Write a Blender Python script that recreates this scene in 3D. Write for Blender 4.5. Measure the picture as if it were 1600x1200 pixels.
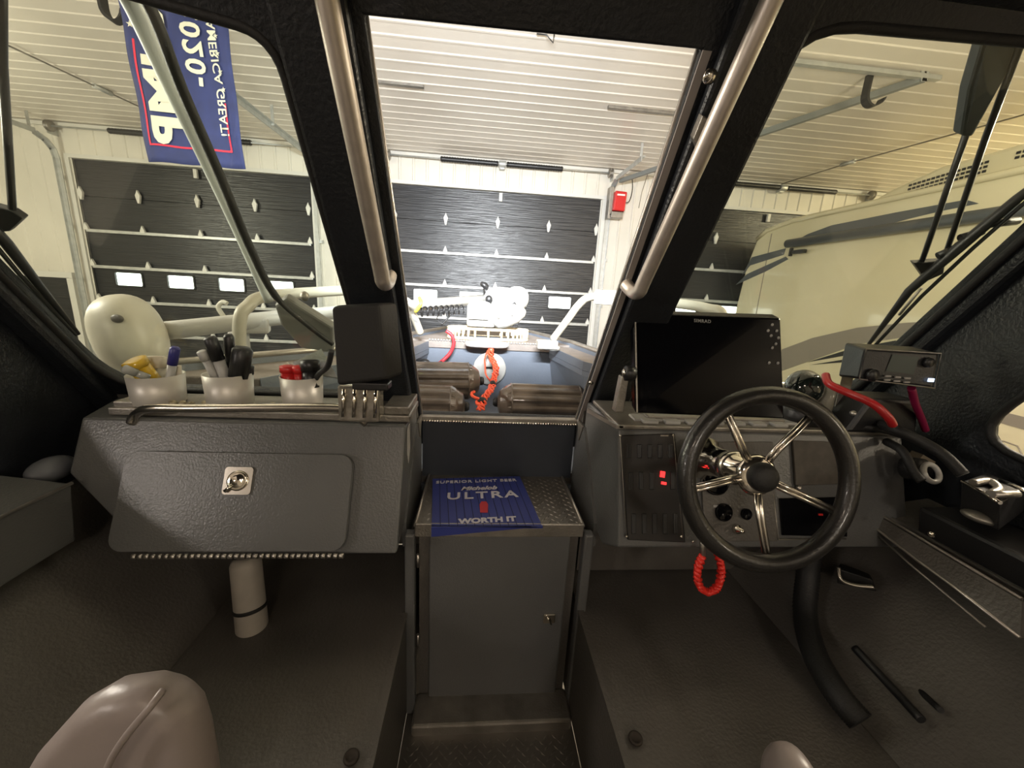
import bpy, bmesh, math, random
from mathutils import Vector, Matrix
random.seed(7)
V = Vector
for o in list(bpy.data.objects): bpy.data.objects.remove(o)
scn = bpy.context.scene
COL = scn.collection

# ------------------------------------------------------------------ camera
FPX = 617.0
CAM = V((0.0, 0.0, 2.30))
def _cam_basis():
    d = V((654-800, -(3190-600), -FPX)).normalized()
    a = V((750-800, -(458-600), -FPX)).normalized()
    z = -d; y = (a - a.dot(z)*z).normalized(); x = y.cross(z)
    return Matrix((x, y, z))
RM = _cam_basis()
cd = bpy.data.cameras.new('camera'); cam = bpy.data.objects.new('camera', cd); COL.objects.link(cam)
cd.sensor_width = 36; cd.lens = FPX/1600*36; cd.clip_start = 0.02; cd.clip_end = 100
cam.matrix_world = Matrix.Translation(CAM) @ RM.to_4x4()
scn.camera = cam
# ------------------------------------------------------------------ world, lights, exposure
w = bpy.data.worlds.new('world'); scn.world = w; w.use_nodes = True
w.node_tree.nodes['Background'].inputs[0].default_value = (1.0, 0.93, 0.82, 1)
w.node_tree.nodes['Background'].inputs[1].default_value = 0.02
scn.view_settings.view_transform = 'Standard'; scn.view_settings.look = 'None'
scn.view_settings.gamma = 1; scn.view_settings.use_curve_mapping = False
scn.view_settings.exposure = 0.0
def point(loc, power, col, r=0.25):
    l = bpy.data.lights.new('lamp', 'POINT'); l.energy = power; l.color = col; l.shadow_soft_size = r
    o = bpy.data.objects.new('lamp', l); o.location = loc; COL.objects.link(o); return o
def area(loc, target, sx, sy, power, col, spread=math.pi):
    l = bpy.data.lights.new('lamp', 'AREA'); l.shape = 'RECTANGLE'; l.size = sx; l.size_y = sy
    l.energy = power; l.color = col; l.spread = spread
    o = bpy.data.objects.new('lamp', l); o.location = loc
    o.rotation_euler = (V(target)-V(loc)).to_track_quat('-Z', 'Y').to_euler(); COL.objects.link(o); return o
# unseen shop lamps; front ones set to the sides and lowered to brighten the ceiling
for lx, ly, e, c in ((-6.2, 3.3, 230, (1, .93, .78)), (-2.8, 1.3, 190, (1, .91, .80)), (2.9, 1.2, 200, (1, .88, .70)),
                     (8.3, 3.4, 330, (1, .85, .58)), (0.8, -3.8, 110, (1, .88, .74)),
                     (5.5, -3.6, 120, (1, .86, .66))):
    point((lx, ly, 3.48 if ly < 0 else (3.95 if lx > 8 else 3.15)), e, c)
point((-2.41, -.89, 2.54), 42, (1, .89, .80), .10)      # added unseen lamp, placed for a glove box glint and the wiper arm
# forward LED bar on the cabin roof
area((0.05, 0.42, 3.10), (0.0, 7.2, 2.35), 0.9, 0.07, 150, (.93, .97, 1.0), math.radians(85))
# added warm fill, unseen, for a cabin light at the rear of the hard top
area((-0.35, -0.75, 2.84), (0.0, 0.9, 1.7), 0.30, 0.10, 3.2, (1, .80, .62))

# ------------------------------------------------------------------ pixel -> place helpers (each with its own real plane)
def ray(px, py): return RM @ V((px-800, -(py-600), -FPX))
def onY(px, py, y): v = ray(px, py); return CAM + v*(y/v.y)
def onX(px, py, x): v = ray(px, py); return CAM + v*(x/v.x)
def onZ(px, py, z): v = ray(px, py); return CAM + v*((z-CAM.z)/v.z)
def onP(px, py, p0, n):
    v = ray(px, py); n = V(n); return CAM + v*((V(p0)-CAM).dot(n)/v.dot(n))
WK = 0.685
WN = V((0, 1, WK)).normalized()          # windshield plane normal (points forward/up)
WU = V((0, -WK, 1)).normalized()         # up along the windshield
def wY(z): return 1.085 - WK*(z-2.30)
def onW(px, py, off=0.0): return onP(px, py, V((0, wY(2.3), 2.3)) + WN*off, WN)

# ------------------------------------------------------------------ materials
MATS = {}
def mat(name, col, rough=.5, metal=0.0, noise=0.0, nscale=20, bump=0.0, bscale=60, emit=None, estr=0, spec=.5, coat=0, stretch=(1, 1, 1)):
    if name in MATS: return MATS[name]
    m = bpy.data.materials.new(name); m.use_nodes = True; nt = m.node_tree; b = nt.nodes['Principled BSDF']
    b.inputs['Base Color'].default_value = (*col, 1); b.inputs['Roughness'].default_value = rough
    b.inputs['Metallic'].default_value = metal; b.inputs['Specular IOR Level'].default_value = spec
    b.inputs['Coat Weight'].default_value = coat
    tc = nt.nodes.new('ShaderNodeTexCoord'); mp = nt.nodes.new('ShaderNodeMapping'); mp.inputs['Scale'].default_value = stretch
    nt.links.new(tc.outputs['Object'], mp.inputs[0])
    if noise > 0:
        n = nt.nodes.new('ShaderNodeTexNoise'); n.inputs['Scale'].default_value = nscale; n.inputs['Detail'].default_value = 5
        nt.links.new(mp.outputs[0], n.inputs['Vector'])
        r = nt.nodes.new('ShaderNodeValToRGB')
        lo = [max(0, c*(1-noise)) for c in col]; hi = [min(1, c*(1+noise)) for c in col]
        r.color_ramp.elements[0].position = .3; r.color_ramp.elements[1].position = .7
        r.color_ramp.elements[0].color = (*lo, 1); r.color_ramp.elements[1].color = (*hi, 1)
        nt.links.new(n.outputs['Fac'], r.inputs[0]); nt.links.new(r.outputs[0], b.inputs['Base Color'])
    if bump > 0:
        n2 = nt.nodes.new('ShaderNodeTexNoise'); n2.inputs['Scale'].default_value = bscale; n2.inputs['Detail'].default_value = 3
        nt.links.new(mp.outputs[0], n2.inputs['Vector'])
        bp = nt.nodes.new('ShaderNodeBump'); bp.inputs['Strength'].default_value = bump; bp.inputs['Distance'].default_value = .01
        nt.links.new(n2.outputs['Fac'], bp.inputs['Height']); nt.links.new(bp.outputs[0], b.inputs['Normal'])
    if emit:
        b.inputs['Emission Color'].default_value = (*emit, 1); b.inputs['Emission Strength'].default_value = estr
    MATS[name] = m; return m
def glass(name, tint, refl=.06):
    m = bpy.data.materials.new(name); m.use_nodes = True; nt = m.node_tree; nt.nodes.remove(nt.nodes['Principled BSDF'])
    t = nt.nodes.new('ShaderNodeBsdfTransparent'); t.inputs[0].default_value = (*tint, 1)
    g = nt.nodes.new('ShaderNodeBsdfGlossy'); g.inputs['Roughness'].default_value = .01
    lw = nt.nodes.new('ShaderNodeLayerWeight'); lw.inputs[0].default_value = .5
    pw = nt.nodes.new('ShaderNodeMath'); pw.operation = 'POWER'; pw.inputs[1].default_value = 4
    fr = nt.nodes.new('ShaderNodeMapRange'); fr.inputs[3].default_value = .03; fr.inputs[4].default_value = .6
    nt.links.new(lw.outputs['Facing'], pw.inputs[0]); nt.links.new(pw.outputs[0], fr.inputs[0])
    # faint dust and smears that soften the pane a little
    df = nt.nodes.new('ShaderNodeBsdfDiffuse'); df.inputs[0].default_value = (.7, .75, .68, 1)
    n = nt.nodes.new('ShaderNodeTexNoise'); n.inputs['Scale'].default_value = 9; n.inputs['Detail'].default_value = 8
    mr = nt.nodes.new('ShaderNodeMapRange'); mr.inputs[1].default_value = .45; mr.inputs[2].default_value = .8
    mr.inputs[3].default_value = .004; mr.inputs[4].default_value = .035
    nt.links.new(n.outputs['Fac'], mr.inputs[0])
    mx = nt.nodes.new('ShaderNodeMixShader'); mx2 = nt.nodes.new('ShaderNodeMixShader'); out = nt.nodes['Material Output']
    nt.links.new(fr.outputs[0], mx.inputs[0]); nt.links.new(t.outputs[0], mx.inputs[1]); nt.links.new(g.outputs[0], mx.inputs[2])
    nt.links.new(mr.outputs[0], mx2.inputs[0]); nt.links.new(mx.outputs[0], mx2.inputs[1]); nt.links.new(df.outputs[0], mx2.inputs[2])
    nt.links.new(mx2.outputs[0], out.inputs[0]); MATS[name] = m; return m
cab = mat('black_cabin_paint', (.0105, .0125, .016), .42, noise=.3, nscale=5, bump=.25, bscale=120)
grey = mat('grey_deck_paint', (.100, .101, .100), .30, noise=.10, nscale=4, bump=.12, bscale=180)
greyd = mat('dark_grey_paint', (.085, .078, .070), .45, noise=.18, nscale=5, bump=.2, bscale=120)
bowg = mat('bow_grey_paint', (.125, .145, .18), .5, noise=.08, nscale=6, bump=.1, bscale=150)
bowt = mat('bow_deck_tan', (.22, .19, .17), .7, noise=.12, nscale=14, bump=.3, bscale=200)
alu = mat('brushed_aluminium', (.52, .49, .45), .34, .9, noise=.12, nscale=18, bump=.1, bscale=300)
alud = mat('worn_aluminium', (.30, .28, .25), .42, .8, noise=.25, nscale=12, bump=.2, bscale=150)
steel = mat('stainless_steel', (.62, .58, .52), .22, 1.0, noise=.06, nscale=12)
satin = mat('satin_steel', (.66, .60, .54), .42, .85, noise=.08, nscale=30)
chrome = mat('polished_steel', (.75, .70, .62), .10, 1.0)
blk = mat('black_plastic', (.012, .012, .013), .38, bump=.08, bscale=300)
rub = mat('black_rubber', (.010, .010, .010), .6, bump=.15, bscale=150)
scr = mat('dark_screen_glass', (.003, .003, .004), .12, spec=.12)
whp = mat('white_plastic', (.42, .415, .395), .35, noise=.04, nscale=8)
crm = mat('cream_plastic', (.46, .44, .37), .4, noise=.12, nscale=7)
wallm = mat('white_steel_cladding', (.70, .67, .60), .45, noise=.05, nscale=2)
ceilm = mat('white_steel_ceiling', (.72, .67, .60), .30, noise=.04, nscale=1.5)
doorm = mat('charcoal_door_panel', (.014, .015, .018), .33, noise=.25, nscale=3, bump=.7, spec=.55, bscale=9, stretch=(.25, 1, 6))
strutm = mat('galvanised_steel', (.50, .51, .50), .4, .5, noise=.12, nscale=14)
whm = mat('white_painted_steel', (.66, .65, .61), .4)
conc = mat('concrete_floor', (.42, .39, .35), .5, noise=.2, nscale=2, bump=.1)
redm = mat('red_plastic', (.55, .02, .02), .35)
orr = mat('orange_rope', (.85, .10, .04), .7, noise=.3, nscale=90)
txtw = mat('white_print', (.75, .75, .72), .6)
txtd = mat('dull_grey_print', (.30, .29, .28), .6)
daym = mat('daylit_window_pane', (.8, .85, .85), .2, emit=(.93, 1.0, .97), estr=4)
gl = glass('tinted_windshield_glass', (.955, .98, .93))
# ------------------------------------------------------------------ mesh builder
class MB:
    def __init__(s): s.v = []; s.f = []; s.sm = []
    def add(s, vs, fs, smooth=False):
        n = len(s.v); s.v += [V(p) for p in vs]
        for f in fs: s.f.append([i+n for i in f]); s.sm.append(smooth)
        return s
    def box(s, c, size, rot=None, taper=None):
        c = V(c); a, b, h = [x/2 for x in size]; R = rot or Matrix.Identity(3); vs = []
        for z in (-1, 1):
            k = taper if (taper and z > 0) else 1
            for x, y in ((-1, -1), (1, -1), (1, 1), (-1, 1)): vs.append(c + R @ V((x*a*k, y*b*k, z*h)))
        return s.add(vs, [(3, 2, 1, 0), (4, 5, 6, 7), (0, 1, 5, 4), (1, 2, 6, 5), (2, 3, 7, 6), (3, 0, 4, 7)])
    def hexa(s, bottom, top):
        return s.add(list(bottom)+list(top), [(3, 2, 1, 0), (4, 5, 6, 7), (0, 1, 5, 4), (1, 2, 6, 5), (2, 3, 7, 6), (3, 0, 4, 7)])
    def prism(s, pts, vec):            # planar outline pushed along vec
        n = len(pts); vec = V(vec); a = [V(p) for p in pts]; b = [p+vec for p in a]
        return s.add(a+b, [tuple(range(n-1, -1, -1)), tuple(range(n, 2*n))] + [(i, (i+1) % n, (i+1) % n+n, i+n) for i in range(n)])
    def tube(s, path, r, segs=12, closed=False, cap=True):
        P = [V(p) for p in path]; n = len(P); rs = r if isinstance(r, (list, tuple)) else [r]*n
        vs = []; t0 = (P[1]-P[0]).normalized()
        up = V((0, 0, 1)) if abs(t0.z) < .9 else V((1, 0, 0)); nrm = (up - up.dot(t0)*t0).normalized()
        for i in range(n):
            if closed: t = (P[(i+1) % n]-P[i-1]).normalized()
            else: t = (P[min(i+1, n-1)]-P[max(i-1, 0)]).normalized()
            nrm = (nrm - nrm.dot(t)*t).normalized(); bi = t.cross(nrm)
            for k in range(segs):
                a = 2*math.pi*k/segs; vs.append(P[i] + (nrm*math.cos(a)+bi*math.sin(a))*rs[i])
        fs = []
        for i in range(n if closed else n-1):
            j = (i+1) % n
            for k in range(segs):
                k2 = (k+1) % segs; fs.append((i*segs+k, i*segs+k2, j*segs+k2, j*segs+k))
        s.add(vs, fs, True)
        if cap and not closed:
            m = len(s.v)-n*segs
            s.f.append([m+k for k in range(segs)][::-1]); s.sm.append(False)
            s.f.append([m+(n-1)*segs+k for k in range(segs)]); s.sm.append(False)
        return s
    def lathe(s, c, axis, prof, segs=24):     # prof: (distance along axis, radius)
        c = V(c); ax = V(axis).normalized(); up = V((0, 0, 1)) if abs(ax.z) < .9 else V((1, 0, 0))
        u = (up-up.dot(ax)*ax).normalized(); w_ = ax.cross(u); vs = []; fs = []
        for h, r in prof:
            for k in range(segs):
                a = 2*math.pi*k/segs; vs.append(c+ax*h+(u*math.cos(a)+w_*math.sin(a))*max(r, 1e-4))
        n = len(prof)
        for i in range(n-1):
            for k in range(segs):
                k2 = (k+1) % segs; fs.append((i*segs+k, i*segs+k2, (i+1)*segs+k2, (i+1)*segs+k))
        fs.append(tuple(range(segs-1, -1, -1))); fs.append(tuple((n-1)*segs+k for k in range(segs)))
        return s.add(vs, fs, True)
    def ball(s, c, rad, rot=None, nu=20, nv=12, sq=1.0):
        c = V(c); R = rot or Matrix.Identity(3); vs = []; fs = []
        def sp(x): return math.copysign(abs(x)**sq, x)
        for i in range(nv+1):
            th = math.pi*i/nv
            for k in range(nu):
                a = 2*math.pi*k/nu
                vs.append(c+R @ V((rad[0]*sp(math.sin(th))*sp(math.cos(a)), rad[1]*sp(math.sin(th))*sp(math.sin(a)), rad[2]*sp(math.cos(th)))))
        for i in range(nv):
            for k in range(nu):
                k2 = (k+1) % nu; fs.append((i*nu+k, (i+1)*nu+k, (i+1)*nu+k2, i*nu+k2))
        return s.add(vs, fs, True)
    def build(s, name, m, parent=None, bevel=0, segs=2):
        me = bpy.data.meshes.new(name); off = parent.matrix_world.translation if parent else V((0, 0, 0))
        off = wl(parent)
        me.from_pydata([p-off for p in s.v], [], s.f); me.validate(); me.update()
        for p, q in zip(me.polygons, s.sm): p.use_smooth = q
        bm = bmesh.new(); bm.from_mesh(me); bmesh.ops.remove_doubles(bm, verts=bm.verts, dist=1e-5)
        bmesh.ops.recalc_face_normals(bm, faces=bm.faces); bm.to_mesh(me); bm.free()
        me.materials.append(m); o = bpy.data.objects.new(name, me); COL.objects.link(o)
        if parent: o.parent = parent
        if bevel:
            b = o.modifiers.new('bevel', 'BEVEL'); b.width = bevel; b.segments = segs; b.limit_method = 'ANGLE'
        return o
def wl(o):
    t = V((0, 0, 0))
    while o is not None: t = t + o.location; o = o.parent
    return t
def tag(o, label=None, cat=None, group=None, kind=None):
    if label: o['label'] = label
    if cat: o['category'] = cat
    if group: o['group'] = group
    if kind: o['kind'] = kind
    return o
def thing(name, loc, label, cat, group=None):
    o = bpy.data.objects.new(name, None); o.empty_display_size = .05; o.location = loc; COL.objects.link(o)
    return tag(o, label, cat, group)
def copy_tree(o, parent=None):
    c = o.copy(); COL.objects.link(c); c.parent = parent
    for ch in [x for x in bpy.data.objects if x.parent == o]: copy_tree(ch, c)
    return c
def rrect(x0, y0, x1, y1, r, n=6):
    out = []
    rr = r if isinstance(r, (list, tuple)) else (r,)*4
    for (cx, cy, a0, q) in ((x1-rr[0], y1-rr[0], 0, rr[0]), (x0+rr[1], y1-rr[1], 90, rr[1]), (x0+rr[2], y0+rr[2], 180, rr[2]), (x1-rr[3], y0+rr[3], 270, rr[3])):
        for i in range(n+1):
            a = math.radians(a0+90*i/n); out.append((cx+q*math.cos(a), cy+q*math.sin(a)))
    return out
def round_poly(pts, r, n=6):
    out = []; N = len(pts)
    for i in range(N):
        p = V(pts[i]).to_2d(); a = V(pts[i-1]).to_2d(); b = V(pts[(i+1) % N]).to_2d()
        ri = r[i] if isinstance(r, (list, tuple)) else r
        ua = (a-p).normalized(); ub = (b-p).normalized()
        ang = ua.angle(ub); t = ri/math.tan(ang/2); s1 = p+ua*t; s2 = p+ub*t
        for k in range(n+1):
            q = k/n; out.append(tuple((1-q)**2*s1+2*q*(1-q)*p+q*q*s2))
    return out
def plate(name, outlines, origin, ux, uy, thick, m, parent=None, bevel=0):
    """flat plate with holes; outlines in (u,v); thickness is built towards -normal and +normal equally"""
    cu = bpy.data.curves.new('tmp', 'CURVE'); cu.dimensions = '2D'; cu.fill_mode = 'BOTH'; cu.extrude = thick/2
    for ol in outlines:
        sp = cu.splines.new('POLY'); sp.points.add(len(ol)-1); sp.use_cyclic_u = True
        for i, p in enumerate(ol): sp.points[i].co = (p[0], p[1], 0, 1)
    to = bpy.data.objects.new('tmp', cu); COL.objects.link(to)
    dg = bpy.context.evaluated_depsgraph_get(); me = bpy.data.meshes.new_from_object(to.evaluated_get(dg))
    bpy.data.objects.remove(to); me.name = name
    ux = V(ux).normalized(); uy = V(uy).normalized(); uz = ux.cross(uy)
    off = wl(parent); O = V(origin)-off
    for v in me.vertices: c = v.co.copy(); v.co = O+ux*c.x+uy*c.y+uz*c.z
    bm = bmesh.new(); bm.from_mesh(me); bmesh.ops.remove_doubles(bm, verts=bm.verts, dist=1e-5)
    bmesh.ops.recalc_face_normals(bm, faces=bm.faces); bm.to_mesh(me); bm.free()
    me.materials.clear(); me.materials.append(m)
    o = bpy.data.objects.new(name, me); COL.objects.link(o)
    if parent: o.parent = parent
    if bevel:
        b = o.modifiers.new('bevel', 'BEVEL'); b.width = bevel; b.segments = 2; b.limit_method = 'ANGLE'
    return o
def text(name, s, size, origin, ux, uy, m, parent=None, bold=0, shear=0, spacing=1, depth=.0006, align='CENTER', xs=1):
    cu = bpy.data.curves.new('t', 'FONT'); cu.body = s; cu.size = size; cu.offset = bold; cu.shear = shear
    cu.space_character = spacing; cu.extrude = depth; cu.align_x = align; cu.align_y = 'CENTER'; cu.resolution_u = 3
    to = bpy.data.objects.new('t', cu); COL.objects.link(to)
    dg = bpy.context.evaluated_depsgraph_get(); me = bpy.data.meshes.new_from_object(to.evaluated_get(dg))
    bpy.data.objects.remove(to); ux = V(ux).normalized(); uy = V(uy).normalized(); uz = ux.cross(uy)
    O = V(origin)-wl(parent)
    for v in me.vertices: c = v.co.copy(); v.co = O+ux*c.x*xs+uy*c.y+uz*c.z
    me.materials.clear(); me.materials.append(m); me.name = name
    o = bpy.data.objects.new(name, me); COL.objects.link(o)
    if parent: o.parent = parent
    return o
def smooth_path(pts, n=8):
    P = [V(p) for p in pts]; out = []
    for i in range(len(P)-1):
        p0 = P[max(i-1, 0)]; p1 = P[i]; p2 = P[i+1]; p3 = P[min(i+2, len(P)-1)]
        for k in range(n):
            t = k/n
            out.append(.5*((2*p1)+(-p0+p2)*t+(2*p0-5*p1+4*p2-p3)*t*t+(-p0+3*p1-3*p2+p3)*t**3))
    out.append(P[-1]); return out
def rotm(axis, deg): return Matrix.Rotation(math.radians(deg), 3, axis)

# ================================================================== GARAGE SHELL
ZF, ZC, YW = .06, 4.37, 7.2
def corrug(mb, o, u, L, v, H, n, pitch=.22, rib=.05, depth=.014):
    """sheet spanning u*L by v*H with ribs running along v; n = normal towards the room"""
    o = V(o); u = V(u); v = V(v); n = V(n); pts = [0.0]; hs = [0.0]; x = pitch/2
    while x+rib < L:
        pts += [x, x+.012, x+rib-.012, x+rib]; hs += [0, depth, depth, 0]
        xm = x+pitch/2
        x += pitch
    pts.append(L); hs.append(0)
    a = [o+u*p+n*h for p, h in zip(pts, hs)]; b = [p+v*H for p in a]; N = len(a)
    back = [o-n*.08, o+u*L-n*.08, o+u*L+v*H-n*.08, o+v*H-n*.08]
    mb.add(a+b, [(i, i+1, N+i+1, N+i) for i in range(N-1)]); mb.add(back, [(0, 1, 2, 3)])
m = MB(); m.box((0, -.9, ZF-.05), (19.2, 16.6, .1)); tag(m.build('floor', conc), kind='structure')
m = MB(); corrug(m, (-9.4, 7.2, ZC), (0, -1, 0), 16.4, (1, 0, 0), 18.8, (0, 0, -1), pitch=.20, rib=.05, depth=.007)
tag(m.build('ceiling', ceilm), kind='structure')
m = MB(); DOORS = [(-6.30, 3.51), (-1.505, 3.53), (3.29, 3.53)]; ZD = 3.90
x = -9.3
for dx, dw in DOORS:
    corrug(m, (x, YW, ZF), (1, 0, 0), dx-x, (0, 0, 1), ZC-ZF, (0, -1, 0)); corrug(m, (dx, YW, ZD), (1, 0, 0), dw, (0, 0, 1), ZC-ZD, (0, -1, 0)); x = dx+dw
corrug(m, (x, YW, ZF), (1, 0, 0), 9.3-x, (0, 0, 1), ZC-ZF, (0, -1, 0))
tag(m.build('wall_front', wallm), kind='structure')
m = MB(); corrug(m, (-9.3, -9, ZF), (0, 1, 0), 16.2, (0, 0, 1), ZC-ZF, (1, 0, 0)); tag(m.build('wall_left', wallm), kind='structure')
m = MB(); corrug(m, (9.3, -9, ZF), (0, 1, 0), 16.2, (0, 0, 1), ZC-ZF, (-1, 0, 0)); tag(m.build('wall_right', wallm), kind='structure')
m = MB(); corrug(m, (-9.3, -9, ZF), (1, 0, 0), 18.6, (0, 0, 1), ZC-ZF, (0, 1, 0)); tag(m.build('wall_back', wallm), kind='structure')
# eave trim between wall and ceiling
m = MB(); m.box((0, 7.17, 4.335), (18.6, .05, .05)); tag(m.build('trim_1', whm), kind='structure')

JZ = [ZF+.01, .64, 1.19, 1.74, 2.29, 2.84, 3.365, 3.89]
for di, (dx, dw) in enumerate(DOORS):
    d = bpy.data.objects.new('door_%d' % (di+1), None); d.location = (dx+dw/2, YW, ZF); COL.objects.link(d)
    d['kind'] = 'structure'
    for i in range(7):
        z0, z1 = JZ[i]+.004, JZ[i+1]-.004
        if i == 4-0 and False: pass
        if i == 3:                      # the section with the four lites
            hol = []
            for k in range(4):
                cx = .52+.8*k+(.03 if di != 0 else 0); hol.append(rrect(cx-.205, 2.02-z0, cx+.205, 2.225-z0, .02, 3))
            plate('door_section', [[(0, 0), (dw, 0), (dw, z1-z0), (0, z1-z0)]]+hol, (dx, YW+.05, z0), (1, 0, 0), (0, 0, 1), .045, doorm, d)
            for k in range(4):
                cx = dx+.52+.8*k+(.03 if di != 0 else 0)
                pm = MB(); pm.box((cx, YW+.055, 2.1225), (.41, .01, .205)); pm.build('window_pane', daym, d)
                fo = rrect(-.225, -.122, .225, .122, .03, 3); fi = rrect(-.203, -.101, .203, .101, .02, 3)
                plate('window_frame', [fo, fi], (cx, YW+.02, 2.1225), (1, 0, 0), (0, 0, 1), .02, blk, d)
        else:
            sm = MB(); sm.box((dx+dw/2, YW+.05, (z0+z1)/2), (dw-.01, .045, z1-z0)); sm.build('door_section', doorm, d)
    for z in (.64, 1.19, 1.74, 2.29, 2.84):
        s_ = MB(); s_.box((dx+dw/2, YW-.01, z+.012), (dw-.08, .05, .05)); s_.build('strut', strutm, d, .008)
    s_ = MB(); s_.box((dx+dw/2, YW-.005, ZD+.02), (dw+.14, .07, .055)); s_.box((dx-.05, YW-.005, (ZF+ZD)/2), (.07, .06, ZD-ZF)); s_.box((dx+dw+.05, YW-.005, (ZF+ZD)/2), (.07, .06, ZD-ZF))
    s_.build('door_frame', whm, d)
    for z in JZ[1:7]:
        for k in range(5):
            hx = dx+.01+k*(dw-.02)/4; hx = min(max(hx, dx+.05), dx+dw-.05)
            h = MB(); h.prism([(hx-.03, YW-.03, z+.02), (hx-.036, YW-.03, z+.055), (hx-.012, YW-.03, z+.10), (hx, YW-.03, z+.135), (hx+.012, YW-.03, z+.10), (hx+.036, YW-.03, z+.055), (hx+.03, YW-.03, z+.02), (hx+.012, YW-.03, z-.06), (hx-.012, YW-.03, z-.06)] if z > 3 else
                    [(hx-.03, YW-.04, z+.02), (hx-.034, YW-.04, z+.05), (hx, YW-.04, z+.13), (hx+.034, YW-.04, z+.05), (hx+.03, YW-.04, z+.02)], (0, .035, 0))
            h.build('hinge', whm, d)
    # top bracket at the middle
    h = MB(); h.box((dx+dw/2+.03, YW-.02, 3.80), (.05, .04, .13)); h.build('top_bracket', whm, d)
# vertical tracks, one thing per side
def track(x, side, label, horiz=None):
    t = thing('door_track', (x, YW-.12, ZF), label, 'door track')
    p = [(x, YW-.10, ZF+.02), (x, YW-.10, 3.85)]
    if horiz:
        p += [(x, YW-.13, 3.98), (x, YW-.22, 4.08), (x, YW-.36, 4.14)]
    m = MB()
    for a, b in zip(p[:-1], p[1:]):
        a = V(a); b = V(b); dv = (b-a).normalized(); nn = V((1, 0, 0)).cross(dv)
        m.prism([a+V((-.03, 0, 0)), a+V((.03, 0, 0)), a+V((.03, 0, 0))+nn*.012, a+V((-.03, 0, 0))+nn*.012], b-a)
        m.prism([a+V((side*.03, 0, 0)), a+V((side*.035, 0, 0)), a+V((side*.035, 0, 0))+nn*.05, a+V((side*.03, 0, 0))+nn*.05], b-a)
    m.build('rail', strutm, t)
    if horiz:
        y1 = horiz; m = MB(); z1 = 4.14+.0
        m.box((x, (YW-.36+y1)/2, z1), (.012, YW-.36-y1, .065)); m.box((x+side*.025, (YW-.36+y1)/2, z1+.03), (.05, YW-.36-y1, .01))
        m.build('overhead_rail', strutm, t)
        for hy in (y1+.12, y1+1.6):
            m = MB(); m.box((x+side*.03, hy, (z1+ZC)/2), (.035, .012, ZC-z1)); m.build('hanger', strutm, t)
    for z in (.5, 1.3, 2.1, 2.9, 3.6):
        m = MB(); m.box((x+side*.05, YW-.07, z), (.06, .05, .05)); m.build('track_bracket', strutm, t)
    return t
track(-6.40, -1, 'galvanised door track at the left jamb of the left overhead door', 5.2)
track(-2.69, 1, 'galvanised door track at the right jamb of the left overhead door', 4.2)
track(-1.60, -1, 'galvanised door track at the left jamb of the middle overhead door', 5.8)
track(2.13, 1, 'galvanised door track at the right jamb of the middle overhead door', 5.8)
# the long angle rail of the middle door that runs back under the ceiling
t = thing('overhead_rail', (3.0, 5, 4.1), 'long grey rail hung under the ceiling, seen through the right pane', 'rail')
pA = V((2.2, 6.9, 4.10)); pB = onY(1437, 128, 3.75)
m = MB(); dv = pB-pA; m.prism([pA, pA+V((.05, 0, 0)), pA+V((.05, 0, .012)), pA+V((.012, 0, .012)), pA+V((.012, 0, .06)), pA+V((0, 0, .06))], dv); m.build('rail', mat('dull_galvanised', (.22, .23, .22), .6), t)
m = MB(); q = pA+dv*.52; m.box(q+V((.1, .6, .10)), (.04, .012, .30)); 
tq = pA+dv*.55; m = MB(); m.box((tq.x+.02, tq.y, (tq.z+ZC)/2+.02), (.03, .012, ZC-tq.z-.04)); m.build('hanger', strutm, t)
m = MB()
for sx in (-.11, .0):
    m.prism([pB+V((.01+sx, -.02, .24)), pB+V((.06+sx, -.02, .24)), pB+V((.05, -.02, 0)), pB+V((.0, -.02, 0))], (0, .01, 0))
m.build('hanger', strutm, t)
m = MB(); m.box((pB.x-.7, pB.y, 4.335), (1.75, .05, .035)); m.build('ceiling_strip', strutm, t)
# torsion springs over the doors
def spring_set(x0, x1, xe0, xe1, label):
    c = (x0+x1)/2; t = thing('torsion_spring_set', (c, YW-.18, 4.25), label, 'garage spring', 'torsion spring sets above the overhead doors')
    m = MB(); m.tube([(xe0, YW-.16, 4.27), (xe1, YW-.16, 4.27)], .012); m.build('shaft', strutm, t)
    for a, b in ((x0, c-.07), (c+.07, x1)):
        L = b-a; n = 22; m = MB(); path = []; rs = []
        for i in range(n*2+1):
            path.append((a+L*i/(n*2), YW-.16, 4.27)); rs.append(.042 if i % 2 else .034)
        m.tube(path, rs, 14); m.build('spring', blk, t)
    m = MB(); m.box((c, YW-.10, 4.26), (.09, .10, .12)); m.tube([(c-.06, YW-.16, 4.27), (c+.06, YW-.16, 4.27)], .05, 16); m.build('centre_bracket', strutm, t, .01)
    for e in (xe0, xe1):
        m = MB(); m.lathe((e-.03, YW-.16, 4.27), (1, 0, 0), [(0, .07), (.012, .075), (.015, .05), (.045, .05), (.048, .075), (.06, .07)]); m.build('cable_drum', alud, t)
        m = MB(); m.box((e+.05*(1 if e == xe1 else -1), YW-.08, 4.25), (.012, .16, .15)); m.build('end_bracket', strutm, t)
    return t
spring_set(-5.58, -3.57, -6.38, -2.72, 'pair of black torsion springs on a shaft above the left overhead door')
spring_set(-.70, 1.28, -1.52, 2.09, 'pair of black torsion springs on a shaft above the middle overhead door')
spring_set(4.16, 6.14, 3.32, 6.82, 'pair of black torsion springs on a shaft above the right overhead door')
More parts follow.
